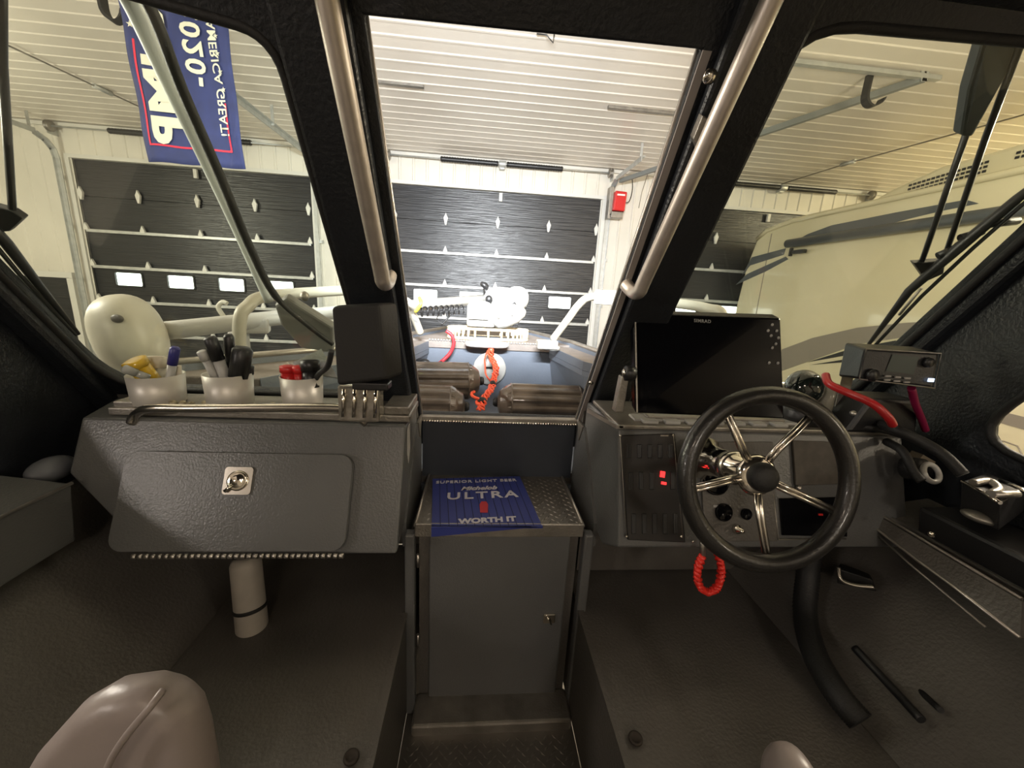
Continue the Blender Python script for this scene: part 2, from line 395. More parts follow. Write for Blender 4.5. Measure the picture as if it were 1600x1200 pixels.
# opener
t = thing('door_opener', onY(965, 330, 7.0), 'red overhead door opener box beside the middle door track', 'door opener')
c = onY(966, 316, 6.98)
m = MB(); m.box(c, (.20, .22, .30), rotm('Y', 2)); m.build('housing', redm, t, .02)
m = MB(); m.box(c+V((-.13, .05, -.02)), (.07, .16, .5)); m.box(c+V((-.02, 0, -.21)), (.20, .16, .10)); m.build('bracket', alud, t, .008)
m = MB(); m.tube([c+V((-.13, -.05, -.2)), c+V((-.05, -.05, -.25)), c+V((.06, -.05, -.23)), c+V((.09, -.05, -.12))], .012, 8); m.build('chain', blk, t)
m = MB(); m.box(c+V((.0, -.115, .09)), (.13, .006, .025)); m.build('name_strip', txtw, t)
m = MB(); m.tube(smooth_path([c+V((.10, 0, 0)), c+V((.22, .1, .05)), c+V((.27, .15, .25)), c+V((.24, .15, .44))], 6), .008, 6); tag(m.build('power_cord', blk), 'thin dark cord from the red opener up to the ceiling', 'cord')
m = MB(); m.tube([onY(1012, 272, 7.12), onY(1003, 300, 7.12), onY(998, 325, 7.12)], .006, 6); tag(m.build('power_cord', alud), 'thin cable running down the white wall right of the opener', 'cord')
# ceiling slots
for i, (a, b, lab) in enumerate((((560, 127), (662, 135), 'grey strip on the ceiling by the left windshield post'), ((950, 168), (1090, 182), 'grey strip on the ceiling by the right windshield post'))):
    A = onZ(*a, ZC-.02); B = onZ(*b, ZC-.02); mp = (A+B)/2
    m = MB(); m.box((mp.x, mp.y, ZC-.012), (abs(B.x-A.x), .05, .035)); tag(m.build('ceiling_strip', alud), lab, 'ceiling strip', 'grey strips on the shop ceiling')
# J hooks
def hook(px, py, y, s, lab):
    p = onY(px, py, y); m = MB(); w2 = .012
    prof = [p+V((-.07*s, 0, ZC-p.z)), p+V((-.07*s, 0, .0))]
    for k in range(1, 10):
        a = math.pi+math.pi*k/9.5; prof.append(p+V((.07*s*math.cos(a), 0, .09*math.sin(a))))
    for a, b in zip(prof[:-1], prof[1:]):
        m.hexa([a+V((0, -.035, 0)), a+V((.02, -.035, .008)), a+V((.02, .035, .008)), a+V((0, .035, 0))], [b+V((0, -.035, 0)), b+V((.02, -.035, .008)), b+V((.02, .035, .008)), b+V((0, .035, 0))])
    tag(m.build('ceiling_hook', rub), lab, 'hook', 'black ceiling hooks')
hook(1364, 150, 3.85, 1.25, 'black hook hanging from the ceiling near the grey rail on the right')
hook(176, 12, 3.55, 1.0, 'black hook hanging from the ceiling left of the flag')
p = onZ(850, 54, ZC-.03); m = MB()
m.tube([p+V((-.06, 0, 0)), p+V((.02, 0, 0)), p+V((.08, 0, -.05)), p+V((.085, 0, .02))], .006, 6); tag(m.build('wire_hook', blk), 'small bent wire sticking out of the ceiling above the bow', 'wire')
# overhead cables with a connector
def cable(pts, ci, lab):
    P = [onY(*p) for p in pts]; P = [V((p.x, p.y, min(p.z, ZC-.025))) for p in P]
    t = thing('overhead_cable', P[0], lab, 'cable', 'thin cables under the ceiling')
    m = MB(); m.tube(P, .009, 6); m.build('wire', alud, t)
    c = P[ci]; dv = (P[ci+1]-P[ci]).normalized()
    m = MB(); m.tube([c-dv*.10, c+dv*.10], .028, 8); m.build('connector', strutm, t)
cable([(1222, 285, 7.1), (1325, 255, 5.9), (1600, 172, 4.2), (1750, 125, 3.4)], 1, 'thin cable with a small connector running over the motorhome')
cable([(310, 206, 7.1), (160, 138, 5.75), (14, 66, 4.9), (-80, 20, 4.5)], 1, 'thin cable with a small connector at the left of the ceiling')
# dark panel low in the front wall at far left
m = MB(); m.box((-7.04, YW-.055, 1.12), (.80, .05, 1.95)); t = tag(thing('side_door', (-7.04, YW-.03, ZF), 'dark side door in white trim left of the left overhead door', 'door'))
m.build('door_leaf', doorm, t, .006)
m = MB(); m.box((-7.50, YW-.06, 1.075), (.09, .07, 2.03)); m.box((-6.58, YW-.06, 1.075), (.09, .07, 2.03)); m.box((-7.04, YW-.06, 2.14), (1.01, .07, .09)); m.build('casing', whm, t)
m = MB(); m.ball((-6.74, YW-.09, 1.05), (.03, .03, .03)); m.build('door_knob', steel, t)

# ================================================================== FLAG
FY = 3.2
fb = mat('flag_blue_cloth', (.018, .026, .105), .8, noise=.18, nscale=12)
fr = mat('flag_red_print', (.50, .02, .05), .8); fw = mat('flag_white_print', (.55, .54, .44), .8)
L = onY(231, 255, FY); R = onY(384, 262, FY); fw_ = R.x-L.x; zb = (L.z+R.z)/2; zt = 4.33; fh = zt-zb
t = thing('flag', ((L.x+R.x)/2, FY, zb), 'blue banner flag with a red border hanging mirrored from the ceiling, reading -2020-', 'flag')
m = MB(); nx, nz = 24, 30; vs = []; fs = []
def fwave(x, z): return .012*math.sin(x*22+z*3)+.006*math.sin(z*14+x*9)
for j in range(nz+1):
    for i in range(nx+1):
        x = L.x-.04*(j/nz)+fw_*i/nx; z = zb+fh*j/nz; vs.append((x, FY+fwave(x, z), z))
for j in range(nz):
    for i in range(nx): a = j*(nx+1)+i; fs.append((a, a+1, a+nx+2, a+nx+1))
m.add(vs, fs, True); cl = m.build('cloth', fb, t); sd = cl.modifiers.new('solid', 'SOLIDIFY'); sd.thickness = .003
def lean(z): return -.04*(z-zb)/fh
def strip(m, x0, z0, x1, z1):
    n = max(2, int(max(abs(x1-x0), abs(z1-z0))/.03)); lng = abs(x1-x0) > abs(z1-z0)
    for i in range(n):
        if lng: xa, xb, za, zb_ = x0+(x1-x0)*i/n, x0+(x1-x0)*(i+1)/n, z0, z1
        else: xa, xb, za, zb_ = x0, x1, z0+(z1-z0)*i/n, z0+(z1-z0)*(i+1)/n
        q = [(xa, za), (xb, za), (xb, zb_), (xa, zb_)]
        m.add([(x+lean(z), FY+fwave(x, z)-.008, z) for x, z in q], [(0, 1, 2, 3)])
m = MB(); x0, x1, z0, z1 = L.x+.045, R.x-.075, zb+.10, zt-.10
strip(m, x0, z0, x1, z0+.012); strip(m, x0-.0, z0, x0+.012, z0+.62); strip(m, x1-.012, z0, x1, z0+.3); strip(m, x0, z1, x1, z1+.012); strip(m, x1-.012, z1-.35, x1, z1)
m.build('border_print', fr, t)
def star(m, cx, cz, r):
    p = []
    for k in range(10):
        a = math.pi/2+k*math.pi/5; q = r if k % 2 == 0 else r*.4; p.append((cx+q*math.cos(a), cz+q*math.sin(a)))
    m.add([(cx+lean(cz), FY+fwave(cx, cz)-.009, cz)]+[(x+lean(z), FY+fwave(x, z)-.009, z) for x, z in p], [(0, i+1, (i+1) % 10+1) for i in range(10)])
m = MB()
for k in range(5):
    star(m, x0-.0, z0+.70+.075*k, .022)
    star(m, x1-.005, z0+.38+.1*k, .018)
m.build('star_print', fw, t)
def ftext(nm, s, size, cx, cz, mm, bold, sp=1, xs=1):
    o = text(nm, s, size, (cx, 0, cz), (0, 0, -1), (-1, 0, 0), mm, t, bold=bold, spacing=sp, depth=0, xs=xs)
    for v in o.data.vertices:
        wv = v.co + t.location; v.co.y = FY+fwave(wv.x, wv.z)-.016-t.location.y; v.co.x += lean(wv.z)
ftext('lettering', 'TRUMP', .235, L.x+.185, zb+fh/2+.02, fw, .010, 1.05, 1.42)
ftext('lettering', '-2020-', .155, L.x+.415, zb+fh/2+.10, fw, .004, 1.15, 1.15)
ftext('lettering', 'KEEPING AMERICA GREAT!', .080, L.x+.545, zb+fh/2+.06, fw, .001, 1.0, 1.08)
m = MB(); m.tube([(L.x-.05, FY, zt), (R.x+.02, FY, zt)], .01, 8); m.build('hanging_rod', strutm, t)

# ================================================================== MOTORHOME
RX = 4.6
rvm = mat('cream_motorhome_paint', (.72, .66, .46), .18, noise=.03, nscale=1, coat=.3); rvd = mat('slate_stripe_paint', (.09, .10, .11), .35)
rvb = mat('taupe_stripe_paint', (.27, .24, .20), .3); rvl = mat('black_line_paint', (.02, .02, .02), .4)
t = thing('motorhome', (RX+1.2, 3, ZF), 'cream motorhome with slate and taupe stripes parked right of the boat', 'motorhome')
prof = [(6.92, 1.2), (6.92, 2.2), (6.84, 2.9), (6.70, 3.34), (6.50, 3.46), (5.94, 3.56), (3.0, 3.56), (-2.5, 3.56), (-2.5, .45), (6.80, .45)]
m = MB(); m.prism([(RX, y, z) for y, z in prof], (2.45, 0, 0)); m.build('body', rvm, t, .05, 3)
def rvpoly(name, pts, mm, d=.006, px=True):
    P = [onX(a, b, RX) if px else V((RX, a, b)) for a, b in pts]; P = [V((RX-d, p.y, p.z)) for p in P]
    q = MB(); q.prism(P, (d+.002, 0, 0)); return q.build(name, mm, t)
# roof edge moulding
m = MB(); m.tube([(RX, 6.66, 3.36), (RX-.01, 6.45, 3.46), (RX-.015, 5.9, 3.53), (RX-.015, 3, 3.54), (RX-.015, -2.5, 3.54)], .035, 8); m.build('roof_moulding', rvm, t)
rvpoly('stripe', [(1235, 382), (1262, 366), (1300, 352), (1400, 332), (1510, 312), (1530, 318), (1470, 330), (1420, 342), (1370, 356), (1300, 364)], rvd)
rvpoly('stripe', [(1175, 402), (1228, 388), (1225, 398), (1172, 415), (1160, 430)], rvd)
rvpoly('stripe', [(1168, 428), (1228, 401), (1232, 405), (1195, 425), (1150, 445)], rvd)
m = MB(); A = onX(1228, 386, RX-.07); 
m.tube([(RX-.08, 5.85, 3.19), (RX-.08, 3.0, 3.19), (RX-.08, -1.5, 3.19)], .06, 14); m.build('awning', rvd, t)
m = MB(); m.box((RX-.06, 5.62, 3.06), (.06, .22, .05)); m.box((RX-.04, 5.8, 3.07), (.05, .03, .12)); m.build('side_camera', blk, t, .008)
# side swooshes
rvpoly('stripe', [(1215, 582), (1222, 546), (1270, 528), (1340, 512), (1420, 504), (1500, 500), (1500, 522), (1420, 526), (1340, 538), (1260, 566)], rvb)
rvpoly('stripe', [(1262, 566), (1330, 545), (1400, 532), (1400, 540), (1330, 554)], rvl)
rvpoly('stripe', [(1268, 570), (1330, 560), (1400, 548), (1400, 553), (1330, 565)], rvl)
rvpoly('stripe', [(2.95, 1.50), (2.95, 1.40), (0, 1.30), (0, 1.43)], rvb, px=False)
rvpoly('stripe', [(3.15, 1.47), (2.95, 1.50), (2.95, 1.40)], rvb, px=False)
m = MB(); m.tube([onX(1525, 682, RX), onX(1570, 690, RX), onX(1590, 697, RX), onX(1597, 710, RX), onX(1598, 740, RX)], .006, 6); m.build('panel_seam', rvb, t)
m = MB(); m.box((RX-.003, 6.34, 2.0), (.006, .012, 2.8)); m.build('panel_seam', rvb, t)
# roof air conditioner
m = MB(); m.prism([(RX+.15, 5.0, 3.56), (RX+.15, 4.7, 3.68), (RX+.15, 4.2, 3.80), (RX+.15, 3.5, 3.82), (RX+.15, 3.2, 3.74), (RX+.15, 3.1, 3.56)], (.75, 0, 0)); ac = m.build('roof_air_conditioner', rvm, t, .04)
m = MB()
for i in range(16):
    for j in range(3): m.box((RX+.146, 4.45-.045*i, 3.60+.04*j+.003*i), (.01, .028, .022))
for i in range(6):
    for j in range(2): m.box((RX+.146, 3.55-.045*i, 3.70+.04*j), (.01, .028, .022))
m.build('vent_grille', rvl, ac)
for y in (-1.4, 5.6):
    m = MB(); m.lathe((RX-.01, y, ZF+.42), (1, 0, 0), [(0, .25), (.02, .40), (.10, .42), (.24, .40), (.26, .3)]); m.build('wheel', rub, t)

# ================================================================== BOAT: cabin shell and bow
CX = .09
boat = thing('boat', (CX, 1.2, .66), 'black and grey aluminium boat with windshield frame, cabin sides and bow deck', 'boat')
WO = V((0, wY(2.3), 2.3)); UX = V((1, 0, 0))
def uv(px, py): p = onW(px, py); return (p.x, (p-WO).dot(WU))
def zv(z): return (z-2.3)/WU.z
def uvz(x, z): return (x, zv(z))
center_open = [uvz(-.196, 1.842), uvz(.379, 1.838), uv(1092, 75), uv(572, 22)]
left_open = round_poly([uv(548, 470), uv(432, 52), uvz(-1.165, 2.80), uvz(-1.165, 1.93), uvz(-.325, 1.93)], [.02, .07, .12, .16, .03])
# order for the right pane: inner top, outer top, outer bottom, inner bottom
ro_in = onW(1205, 108); 
right_open = round_poly([uv(1225, 30), uvz(1.34, 2.79), uvz(1.34, 1.95), uvz(.56, 1.93), uv(1040, 470)], [.13, .12, .16, .03, .02])
outer = [uvz(-1.235, 1.70), uvz(1.395, 1.70), uvz(1.395, 2.93), uvz(-1.235, 2.90)]
plate('windshield_frame', [outer, center_open, left_open, right_open], WO+WN*.0, UX, WU, .035, cab, boat, .004)
for ol, lb in ((left_open, 'left'), (right_open, 'right')):
    plate('window_glass', [ol], WO+WN*.004, UX, WU, .004, gl, boat)
    loop = [WO+UX*p[0]+WU*p[1]-WN*.012 for p in ol]
    m = MB(); m.tube(loop, .010, 8, closed=True); tag(m.build('window_gasket', rub, boat), 'black rubber window gasket')
# bright edge of the open centre window
ce = [WO+UX*p[0]+WU*p[1] for p in center_open]
for a, b in ((ce[0], ce[3]), (ce[1], ce[2])):
    m = MB(); m.tube([a, b], .0045, 6); m.build('window_edge_trim', alu, boat)
P = [ce[1]-WN*.018, ce[2]-WN*.018, ce[2]-WN*.018+UX*.016, ce[1]-WN*.018+UX*.016]
m = MB(); m.prism(P, -WN*.004); m.build('window_jamb', mat('jamb_lit_grey', (.30, .27, .25), .5), boat)  # pale strip; its lighter grey stands in for bow light on the jamb
# stiffened inner pillars beside the centre opening
for pts in ([(604, 470), (648, 640), (560, 640), (548, 470)],):
    pass
m = MB(); a = center_open; 
def pil(x0a, x1a, x0b, x1b, z0, z1, th=.03):
    P = [WO+UX*x+WU*zv(z)-WN*.016 for x, z in ((x0a, z0), (x1a, z0), (x1b, z1), (x0b, z1))]
    return P, -WN*th
P, vv = pil(-.335, -.215, -.345, -.222, 1.86, 2.84); m.prism(P, vv); m.build('pillar_box', cab, boat, .008)
m = MB(); P, vv = pil(.402, .530, .395, .53, 1.86, 2.84, .03); m.prism(P, vv); m.build('pillar_box', cab, boat, .008)
# handrails on both pillars
def rail(pts, r, nm, lab=None, mm=satin, par=boat):
    m = MB(); m.tube(smooth_path(pts, 6), r, 16); o = m.build(nm, mm, par)
    if lab: o['label'] = lab
    return o
hl0 = onP(600, 447, WO-WN*.10, WN); hl1 = onP(509, -10, WO-WN*.10, WN); dr = (hl1-hl0).normalized()
rail([hl0-dr*.012+WN*.065, hl0-dr*.010+WN*.03, hl0+dr*.012, hl0+dr*.05, hl0+dr*.25, hl1, hl1+dr*.08], .0175, 'handrail', 'brushed steel handrail on the left pillar')
hr0 = onP(996, 462, WO-WN*.10, WN); hr1 = onP(1208, -5, WO-WN*.10, WN); dr = (hr1-hr0).normalized()
rail([hr0-dr*.012+WN*.065-UX*.01, hr0-dr*.010+WN*.03, hr0+dr*.012, hr0+dr*.05, hr0+dr*.25, hr1, hr1+dr*.08], .0165, 'handrail', 'brushed steel handrail on the right pillar')
# bracket tab and bolts on the right pillar
m = MB(); P = [onP(*q, WO-WN*.05, WN) for q in ((1092, 176), (1113, 190), (1106, 212), (1088, 238), (1078, 212))]; m.prism(P, -WN*.02); m.build('rail_bracket', alud, boat, .002)
m = MB()
q = onP(1108, 119, WO-WN*.05, WN); m.lathe(q, -WN, [(0, .012), (.006, .012), (.010, .007), (.012, .001)], 12); m.build('bolt', chrome, boat)
q = onP(923, 597, WO-WN*.02, WN); m = MB(); m.lathe(q, -WN, [(0, .008), (.006, .008), (.008, .001)], 12); m.build('bolt', steel, boat)
# roof (hard top) and header
m = MB(); m.hexa([(-1.235, .76, 2.83), (1.395, .76, 2.86), (1.395, -1.1, 2.90), (-1.235, -1.1, 2.87)], [(-1.235, .70, 2.92), (1.395, .70, 2.95), (1.395, -1.1, 2.99), (-1.235, -1.1, 2.96)])
m.build('hard_top', cab, boat)
m = MB(); m.box((.08, .70, 2.83), (2.55, .07, .06)); m.build('header_beam', cab, boat, .012)
# A-posts
for sx, x0, x1 in ((-1, -1.235, -1.165), (1, 1.35, 1.42)):
    P = [WO+UX*x+WU*zv(z)-WN*.0 for x, z in ((x0, 1.72), (x1, 1.72), (x1, 2.88), (x0, 2.88))]
    m = MB(); m.prism(P, -WN*.05); m.build('corner_post', cab, boat, .015)
# cabin sides with side windows : outlines in (Y,z)
def side(x, flip):
    f = wY
    out_ = [(f(1.5)+.0, 1.5), (f(2.90)-.0, 2.90), (-1.1, 2.93), (-1.1, 1.5)]
    hole = round_poly([(.955, 1.965), (.42, 1.905 if x > 0 else 1.85), (-.70, 1.905 if x > 0 else 1.85), (-.75, 2.72), (.50, 2.72)], [.085, .04, .08, .08, .08])  # unseen left window cut lower so the added side lamp reaches the console
    ol = [(y, z-2.3) for y, z in out_]; hl = [(y, z-2.3) for y, z in hole]
    plate('side_wall', [ol, hl], (x, 0, 2.3), (0, 1, 0), (0, 0, 1), .03, cab, boat, .004)
    m = MB(); m.tube([V((x-.012*(1 if x > 0 else -1), y, z)) for y, z in hole], .011, 8, closed=True); tag(m.build('window_gasket', rub, boat), 'black rubber window gasket')
side(1.405, False); side(-1.245, True)
# fire wall under the windshield behind the consoles
m = MB(); m.hexa([(-1.235, 1.40, 1.30), (-.205, 1.40, 1.30), (-.205, 1.44, 1.30), (-1.235, 1.44, 1.30)], [(-1.235, 1.335, 1.93), (-.205, 1.335, 1.93), (-.205, 1.37, 1.93), (-1.235, 1.37, 1.93)]); m.build('bulkhead', greyd, boat)
m = MB(); m.hexa([(.39, 1.40, 1.30), (1.395, 1.40, 1.30), (1.395, 1.44, 1.30), (.39, 1.44, 1.30)], [(.39, 1.335, 1.93), (1.395, 1.335, 1.93), (1.395, 1.37, 1.93), (.39, 1.37, 1.93)]); m.build('bulkhead', greyd, boat)
# footwell fronts, standing further forward in shade
# sill and drop panel of the walkthrough
m = MB(); m.box((.092, 1.405, 1.830), (.585, .05, .022)); m.build('walkthrough_sill', alud, boat, .004)
m = MB()
for i in range(60): m.ball((-.185+.0095*i, 1.379, 1.822), (.0045, .004, .005), nu=6, nv=4)
m.build('weld_bead', chrome, boat)
m = MB(); m.box((.092, 1.405, 1.71), (.57, .02, .225)); m.build('drop_panel', mat('navy_grey_paint', (.030, .036, .048), .45, noise=.1, nscale=6), boat)
for sx, x in ((-1, -.197), (1, .383)):
    m = MB(); m.prism([(x, 1.40, 1.60), (x, 1.40, 1.84), (x, 1.30, 1.84), (x, 1.22, 1.76), (x, 1.08, 1.60), (x, 1.08, 1.52), (x, 1.40, 1.52)], (sx*.012, 0, 0)); m.build('walkthrough_cheek', grey, boat)
    # bright chamfered gusset where sill meets cheek
    m = MB(); m.prism([(x-sx*.004, 1.385, 1.845), (x-sx*.004, 1.30, 1.842), (x-sx*.004, 1.34, 1.775)], (sx*.006, 0, 0)); m.build('gusset', alud, boat)
m = MB(); m.box((.09, 1.42, .90), (.66, .02, 1.42)); m.build('bulkhead', greyd, boat)  # filler plate added to block light leaking past the cabinet
# raised side platforms, aisle and front posts of the aisle
m = MB(); m.hexa([(-1.25, -1.1, .9), (-.195, -1.1, .9), (-.195, 1.40, .9), (-1.25, 1.40, .9)], [(-1.25, -1.1, 1.30), (-.195, -1.1, 1.30), (-.195, 1.40, 1.30), (-1.25, 1.40, 1.30)]); m.build('side_platform', greyd, boat, .008)
m = MB(); m.hexa([(.355, -1.1, .9), (1.40, -1.1, .9), (1.40, 1.40, .9), (.355, 1.40, .9)], [(.355, -1.1, 1.30), (1.40, -1.1, 1.30), (1.40, 1.40, 1.30), (.355, 1.40, 1.30)]); m.build('side_platform', greyd, boat, .008)
tread = mat('tread_plate', (.20, .185, .165), .38, .75, noise=.15, nscale=8)
def diamonds(mb, x0, x1, y0, y1, z, s=.030):
    j = 0; y = y0+s/2
    while y < y1:
        x = x0+s/2+(s/2 if j % 2 else 0); k = j
        while x < x1-.005:
            a = math.radians(45 if (k % 2) else -45)
            R = Matrix.Rotation(a, 3, 'Z'); mb.add([V((x, y, z))+R @ V(q) for q in ((-.011, 0, 0), (0, -.0035, 0), (.011, 0, 0), (0, .0035, 0), (0, 0, .003))], [(0, 1, 4), (1, 2, 4), (2, 3, 4), (3, 0, 4)], True)
            x += s
            k += 1
        y += s/2; j += 1
m = MB(); m.box((.08, -.05, .885), (.55, 2.3, .03)); diamonds(m, -.19, .35, .45, .97, .90); m.build('aisle_floor', tread, boat)
m = MB(); m.box((.09, 1.035, .915), (.52, .11, .05)); m.build('aisle_step', alud, boat, .008)
for x in (-.183, .363):
    m = MB(); m.box((x, 1.065, 1.24), (.030, .035, .68)); m.build('cabinet_post', grey, boat, .006)
# platform edge flashing
for x in (-.20, .36):
    m = MB(); m.box((x, .35, 1.302), (.02, 1.40, .008)); m.build('platform_edge', greyd, boat)
# hull side shelves running aft from each console
for sx, xi, xo, zt_, zb_ in ((-1, -1.01, -1.235, 1.765, 1.60), (1, 1.205, 1.395, 1.72, 1.645)):
    m = MB(); m.hexa([(xi+sx*.02, -1.1, zb_), (xo, -1.1, zb_), (xo, .995, zb_), (xi+sx*.02, .995, zb_)], [(xi, -1.1, zt_), (xo, -1.1, zt_+.03), (xo, .995, zt_+.03), (xi, .995, zt_)])
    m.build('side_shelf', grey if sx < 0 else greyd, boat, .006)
    m = MB(); m.tube([(xi, -.9, zt_), (xi, .995, zt_)], .0045, 6); m.build('weld_bead', alu, boat)
# sloping inner hull below the shelves
for sx, xa, xb in ((-1, -.76, -1.235), (1, .98, 1.395)):
    m = MB(); m.prism([(xa, -1.1, 1.302), (xb, -1.1, 1.302), (xb, -1.1, 1.66)], (0, 2.45, 0)); m.build('inner_hull_side', greyd, boat)
# loose metal edge strips on the right side shelf
m = MB(); m.tube([onX(1268, 744, 1.185), onX(1400, 818, 1.18), onX(1597, 936, 1.175)], .004, 6); m.build('edge_strip', alud, boat)
m = MB(); P = [onX(1268, 746, 1.175), onX(1354, 814, 1.16), onX(1435, 877, 1.15), onX(1489, 916, 1.145), onX(1594, 997, 1.135)]; m.tube(P, .004, 6); m.build('edge_strip', alu, boat)
m = MB(); P = [onX(1345, 811, 1.165), onX(1420, 880, 1.15), onX(1540, 980, 1.14)]; m.tube(P, .003, 6); m.build('edge_strip', alud, boat)
m = MB(); m.prism([onX(1268, 744, 1.18), onX(1597, 940, 1.17), onX(1594, 997, 1.135), onX(1435, 877, 1.15), onX(1354, 814, 1.16)], (.02, 0, 0)); m.build('shelf_face', greyd, boat)

# ---- bow
bx = .08; ZB = 1.94
inner = [(.41, 2.65), (.50, 2.1), (.86, 1.46)]; outerp = [(.30, 3.35), (.55, 2.5), (.62, 2.12), (1.22, 1.46)]
for sx in (-1, 1):
    top = [(bx+sx*.41, 2.65), (bx+sx*.50, 2.10), (bx+sx*.86, 1.46), (bx+sx*1.24, 1.46), (bx+sx*.66, 2.12), (bx+sx*.56, 2.65)]
    m = MB(); m.prism([(x, y, ZB-.045) for x, y in top], (0, 0, .045)); m.build('gunwale_deck', bowt, boat, .006)
    out2 = [(bx+sx*1.24, 1.46), (bx+sx*.66, 2.12), (bx+sx*.56, 2.65), (bx+sx*.36, 3.2), (bx, 3.75)]
    m = MB()
    for a, b in zip(out2[:-1], out2[1:]):
        k = .9
        m.add([(a[0], a[1], ZB+.03), (b[0], b[1], ZB+.03), (bx+(b[0]-bx)*k, b[1]-.1, 1.1), (bx+(a[0]-bx)*k, a[1]-.05, 1.1)], [(0, 1, 2, 3)], False)
    o = m.build('hull_side', bowg, boat); sd = o.modifiers.new('s', 'SOLIDIFY'); sd.thickness = .02; sd.offset = 0
    m = MB(); m.tube([(x, y, ZB+.035) for x, y in out2], .014, 8); m.build('gunwale_edge', alu, boat)
    w_ = [(bx+sx*.41, 2.65), (bx+sx*.50, 2.10), (bx+sx*.86, 1.46)]
    m = MB()
    for a, b in zip(w_[:-1], w_[1:]):
        m.add([(a[0]-sx*.002, a[1], ZB-.045), (b[0]-sx*.002, b[1], ZB-.045), (b[0]+sx*.10, b[1], 1.55), (a[0]+sx*.06, a[1], 1.55)], [(0, 1, 2, 3)])
        m.add([(a[0], a[1], ZB), (b[0], b[1], ZB), (b[0], b[1], ZB-.08), (a[0], a[1], ZB-.08)], [(0, 1, 2, 3)])
    o = m.build('well_side', bowg, boat); sd = o.modifiers.new('s', 'SOLIDIFY'); sd.thickness = .006; sd.offset = 0
m = MB(); m.prism([(bx-.42, 2.65, ZB-.04), (bx+.42, 2.65, ZB-.04), (bx+.56, 2.66, ZB-.04), (bx+.36, 3.2, ZB-.04), (bx, 3.73, ZB-.04), (bx-.36, 3.2, ZB-.04), (bx-.56, 2.66, ZB-.04)], (0, 0, .05)); m.build('casting_deck', bowt, boat)
m = MB(); m.box((bx, 2.672, 1.70), (.95, .02, .40)); m.build('bow_panel', bowg, boat)
m = MB()
for i in range(44): m.ball((bx-.40+.0187*i, 2.645, ZB+.012), (.008, .006, .006), nu=6, nv=4)
m.build('weld_bead', whp, boat)
m = MB(); m.box((bx, 2.02, 1.55), (1.9, 1.25, .03)); m.build('well_floor', bowg, boat)
# round hatch and pad on the bow panel
hc = onY(765, 576, 2.648)
m = MB(); m.lathe(hc, (0, -1, 0), [(0, .112), (.006, .112), (.010, .104), (.010, .08), (.013, .078), (.013, .001)], 40); h = m.build('round_hatch', whp, boat); h['label'] = 'round white deck hatch'
m = MB(); m.box(hc+V((-.0, -.016, .01)), (.06, .008, .012)); m.build('hatch_latch', blk, h)
pc = onY(761, 538, 2.60)
m = MB(); m.ball(pc, (.145, .05, .022), sq=.55); m.build('white_pad', whp, boat)['label'] = 'white oblong step pad'
# bow rails
def bowrail(pts, r, lab):
    t = thing('bow_rail', pts[0], lab, 'boat rail', 'white tubular bow rails'); m = MB(); m.tube(smooth_path(pts, 8), r*.88, 14); m.build('tube', crm, t)
    return t
rf = onY(864, 530, 2.50); rb = onY(912, 466, 2.36); r2 = onY(962, 463, 2.2); r3 = onY(1040, 472, 1.95); r4 = onY(1105, 482, 1.74); r5 = onY(1130, 500, 1.66); r6 = V((r5.x+.03, r5.y-.03, ZB+.0))
t = bowrail([rf, rf+(rb-rf)*.5, rf+(rb-rf)*.85, rb+V((.03, -.03, .008)), r2, r3, r4, r5, r6], .026, 'cream tubular bow rail on the right side of the boat')
m = MB(); m.lathe(V((rf.x, rf.y, ZB)), (0, 0, 1), [(0, .05), (.02, .05), (.03, .03)], 16); m.build('flange', whp, t)
m = MB(); m.box(V((rf.x-.04, rf.y-.02, ZB+.035)), (.13, .08, .055)); m.build('base_block', whp, t, .008)
m = MB(); m.box(onY(948, 465, 2.22), (.13, .06, .08), rotm('Z', -35)); m.build('clamp', crm, t, .01)
lf = onY(657, 520, 2.55); lb = onY(645, 490, 2.45)
q1 = onY(640, 474, 2.35); q2 = onY(585, 449, 2.2); q3 = onY(550, 453, 2.0); q4 = onY(470, 458, 1.8); q5 = onY(410, 464, 1.66); q6 = onY(388, 478, 1.60); q7 = onY(375, 500, 1.57); q8 = V((q7.x-.02, q7.y, ZB))
t = bowrail([lf, lb, q1, q2, q3, q4, q5, q6, q7, q8], .026, 'white tubular bow rail on the left side of the boat')
# rail brace visible left of the windshield opening
m = MB(); m.tube([onY(641, 480, 2.4), onY(657, 518, 2.55)], .016, 8); m.build('brace', strutm, t)

# ================================================================== TROLLING MOTOR
A = onY(243, 519, 1.60); B = onY(430, 497, 2.02); Cc = onY(762, 467, 2.95)
t = thing('trolling_motor', (bx-.0, 2.9, ZB+.01), 'white bow trolling motor stowed across the deck with its round head at left', 'trolling motor')
m = MB(); m.tube([A, B, Cc], [.036, .036, .034], 16); m.build('shaft', whp, t)
dv = (B-A).normalized()
m = MB(); hcn = onY(203, 524, 1.52); m.ball(hcn, (.098, .10, .145), rotm('Y', -12), 28, 18, .85); hd = m.build('control_head', crm, t)
m = MB(); m.lathe(A-dv*.07, dv, [(0, .07), (.03, .066), (.06, .055), (.09, .042)], 20); m.build('head_collar', whp, t)
m = MB(); m.ball(onY(183, 498, 1.43), (.02, .008, .014)); m.build('badge', greyd, hd)
q = onY(394, 508, 1.95); m = MB(); m.box(q, (.14, .09, .07), rotm('Z', 20)); m.build('shaft_clamp', whp, t, .01)
q = onY(374, 535, 1.93); m = MB(); m.box(q, (.075, .05, .10)); m.build('clamp_strap', whp, t, .008)
m = MB(); q = onY(372, 541, 1.90); m.box(q, (.02, .01, .06), rotm('Y', 20)); m.build('red_tag', redm, t)
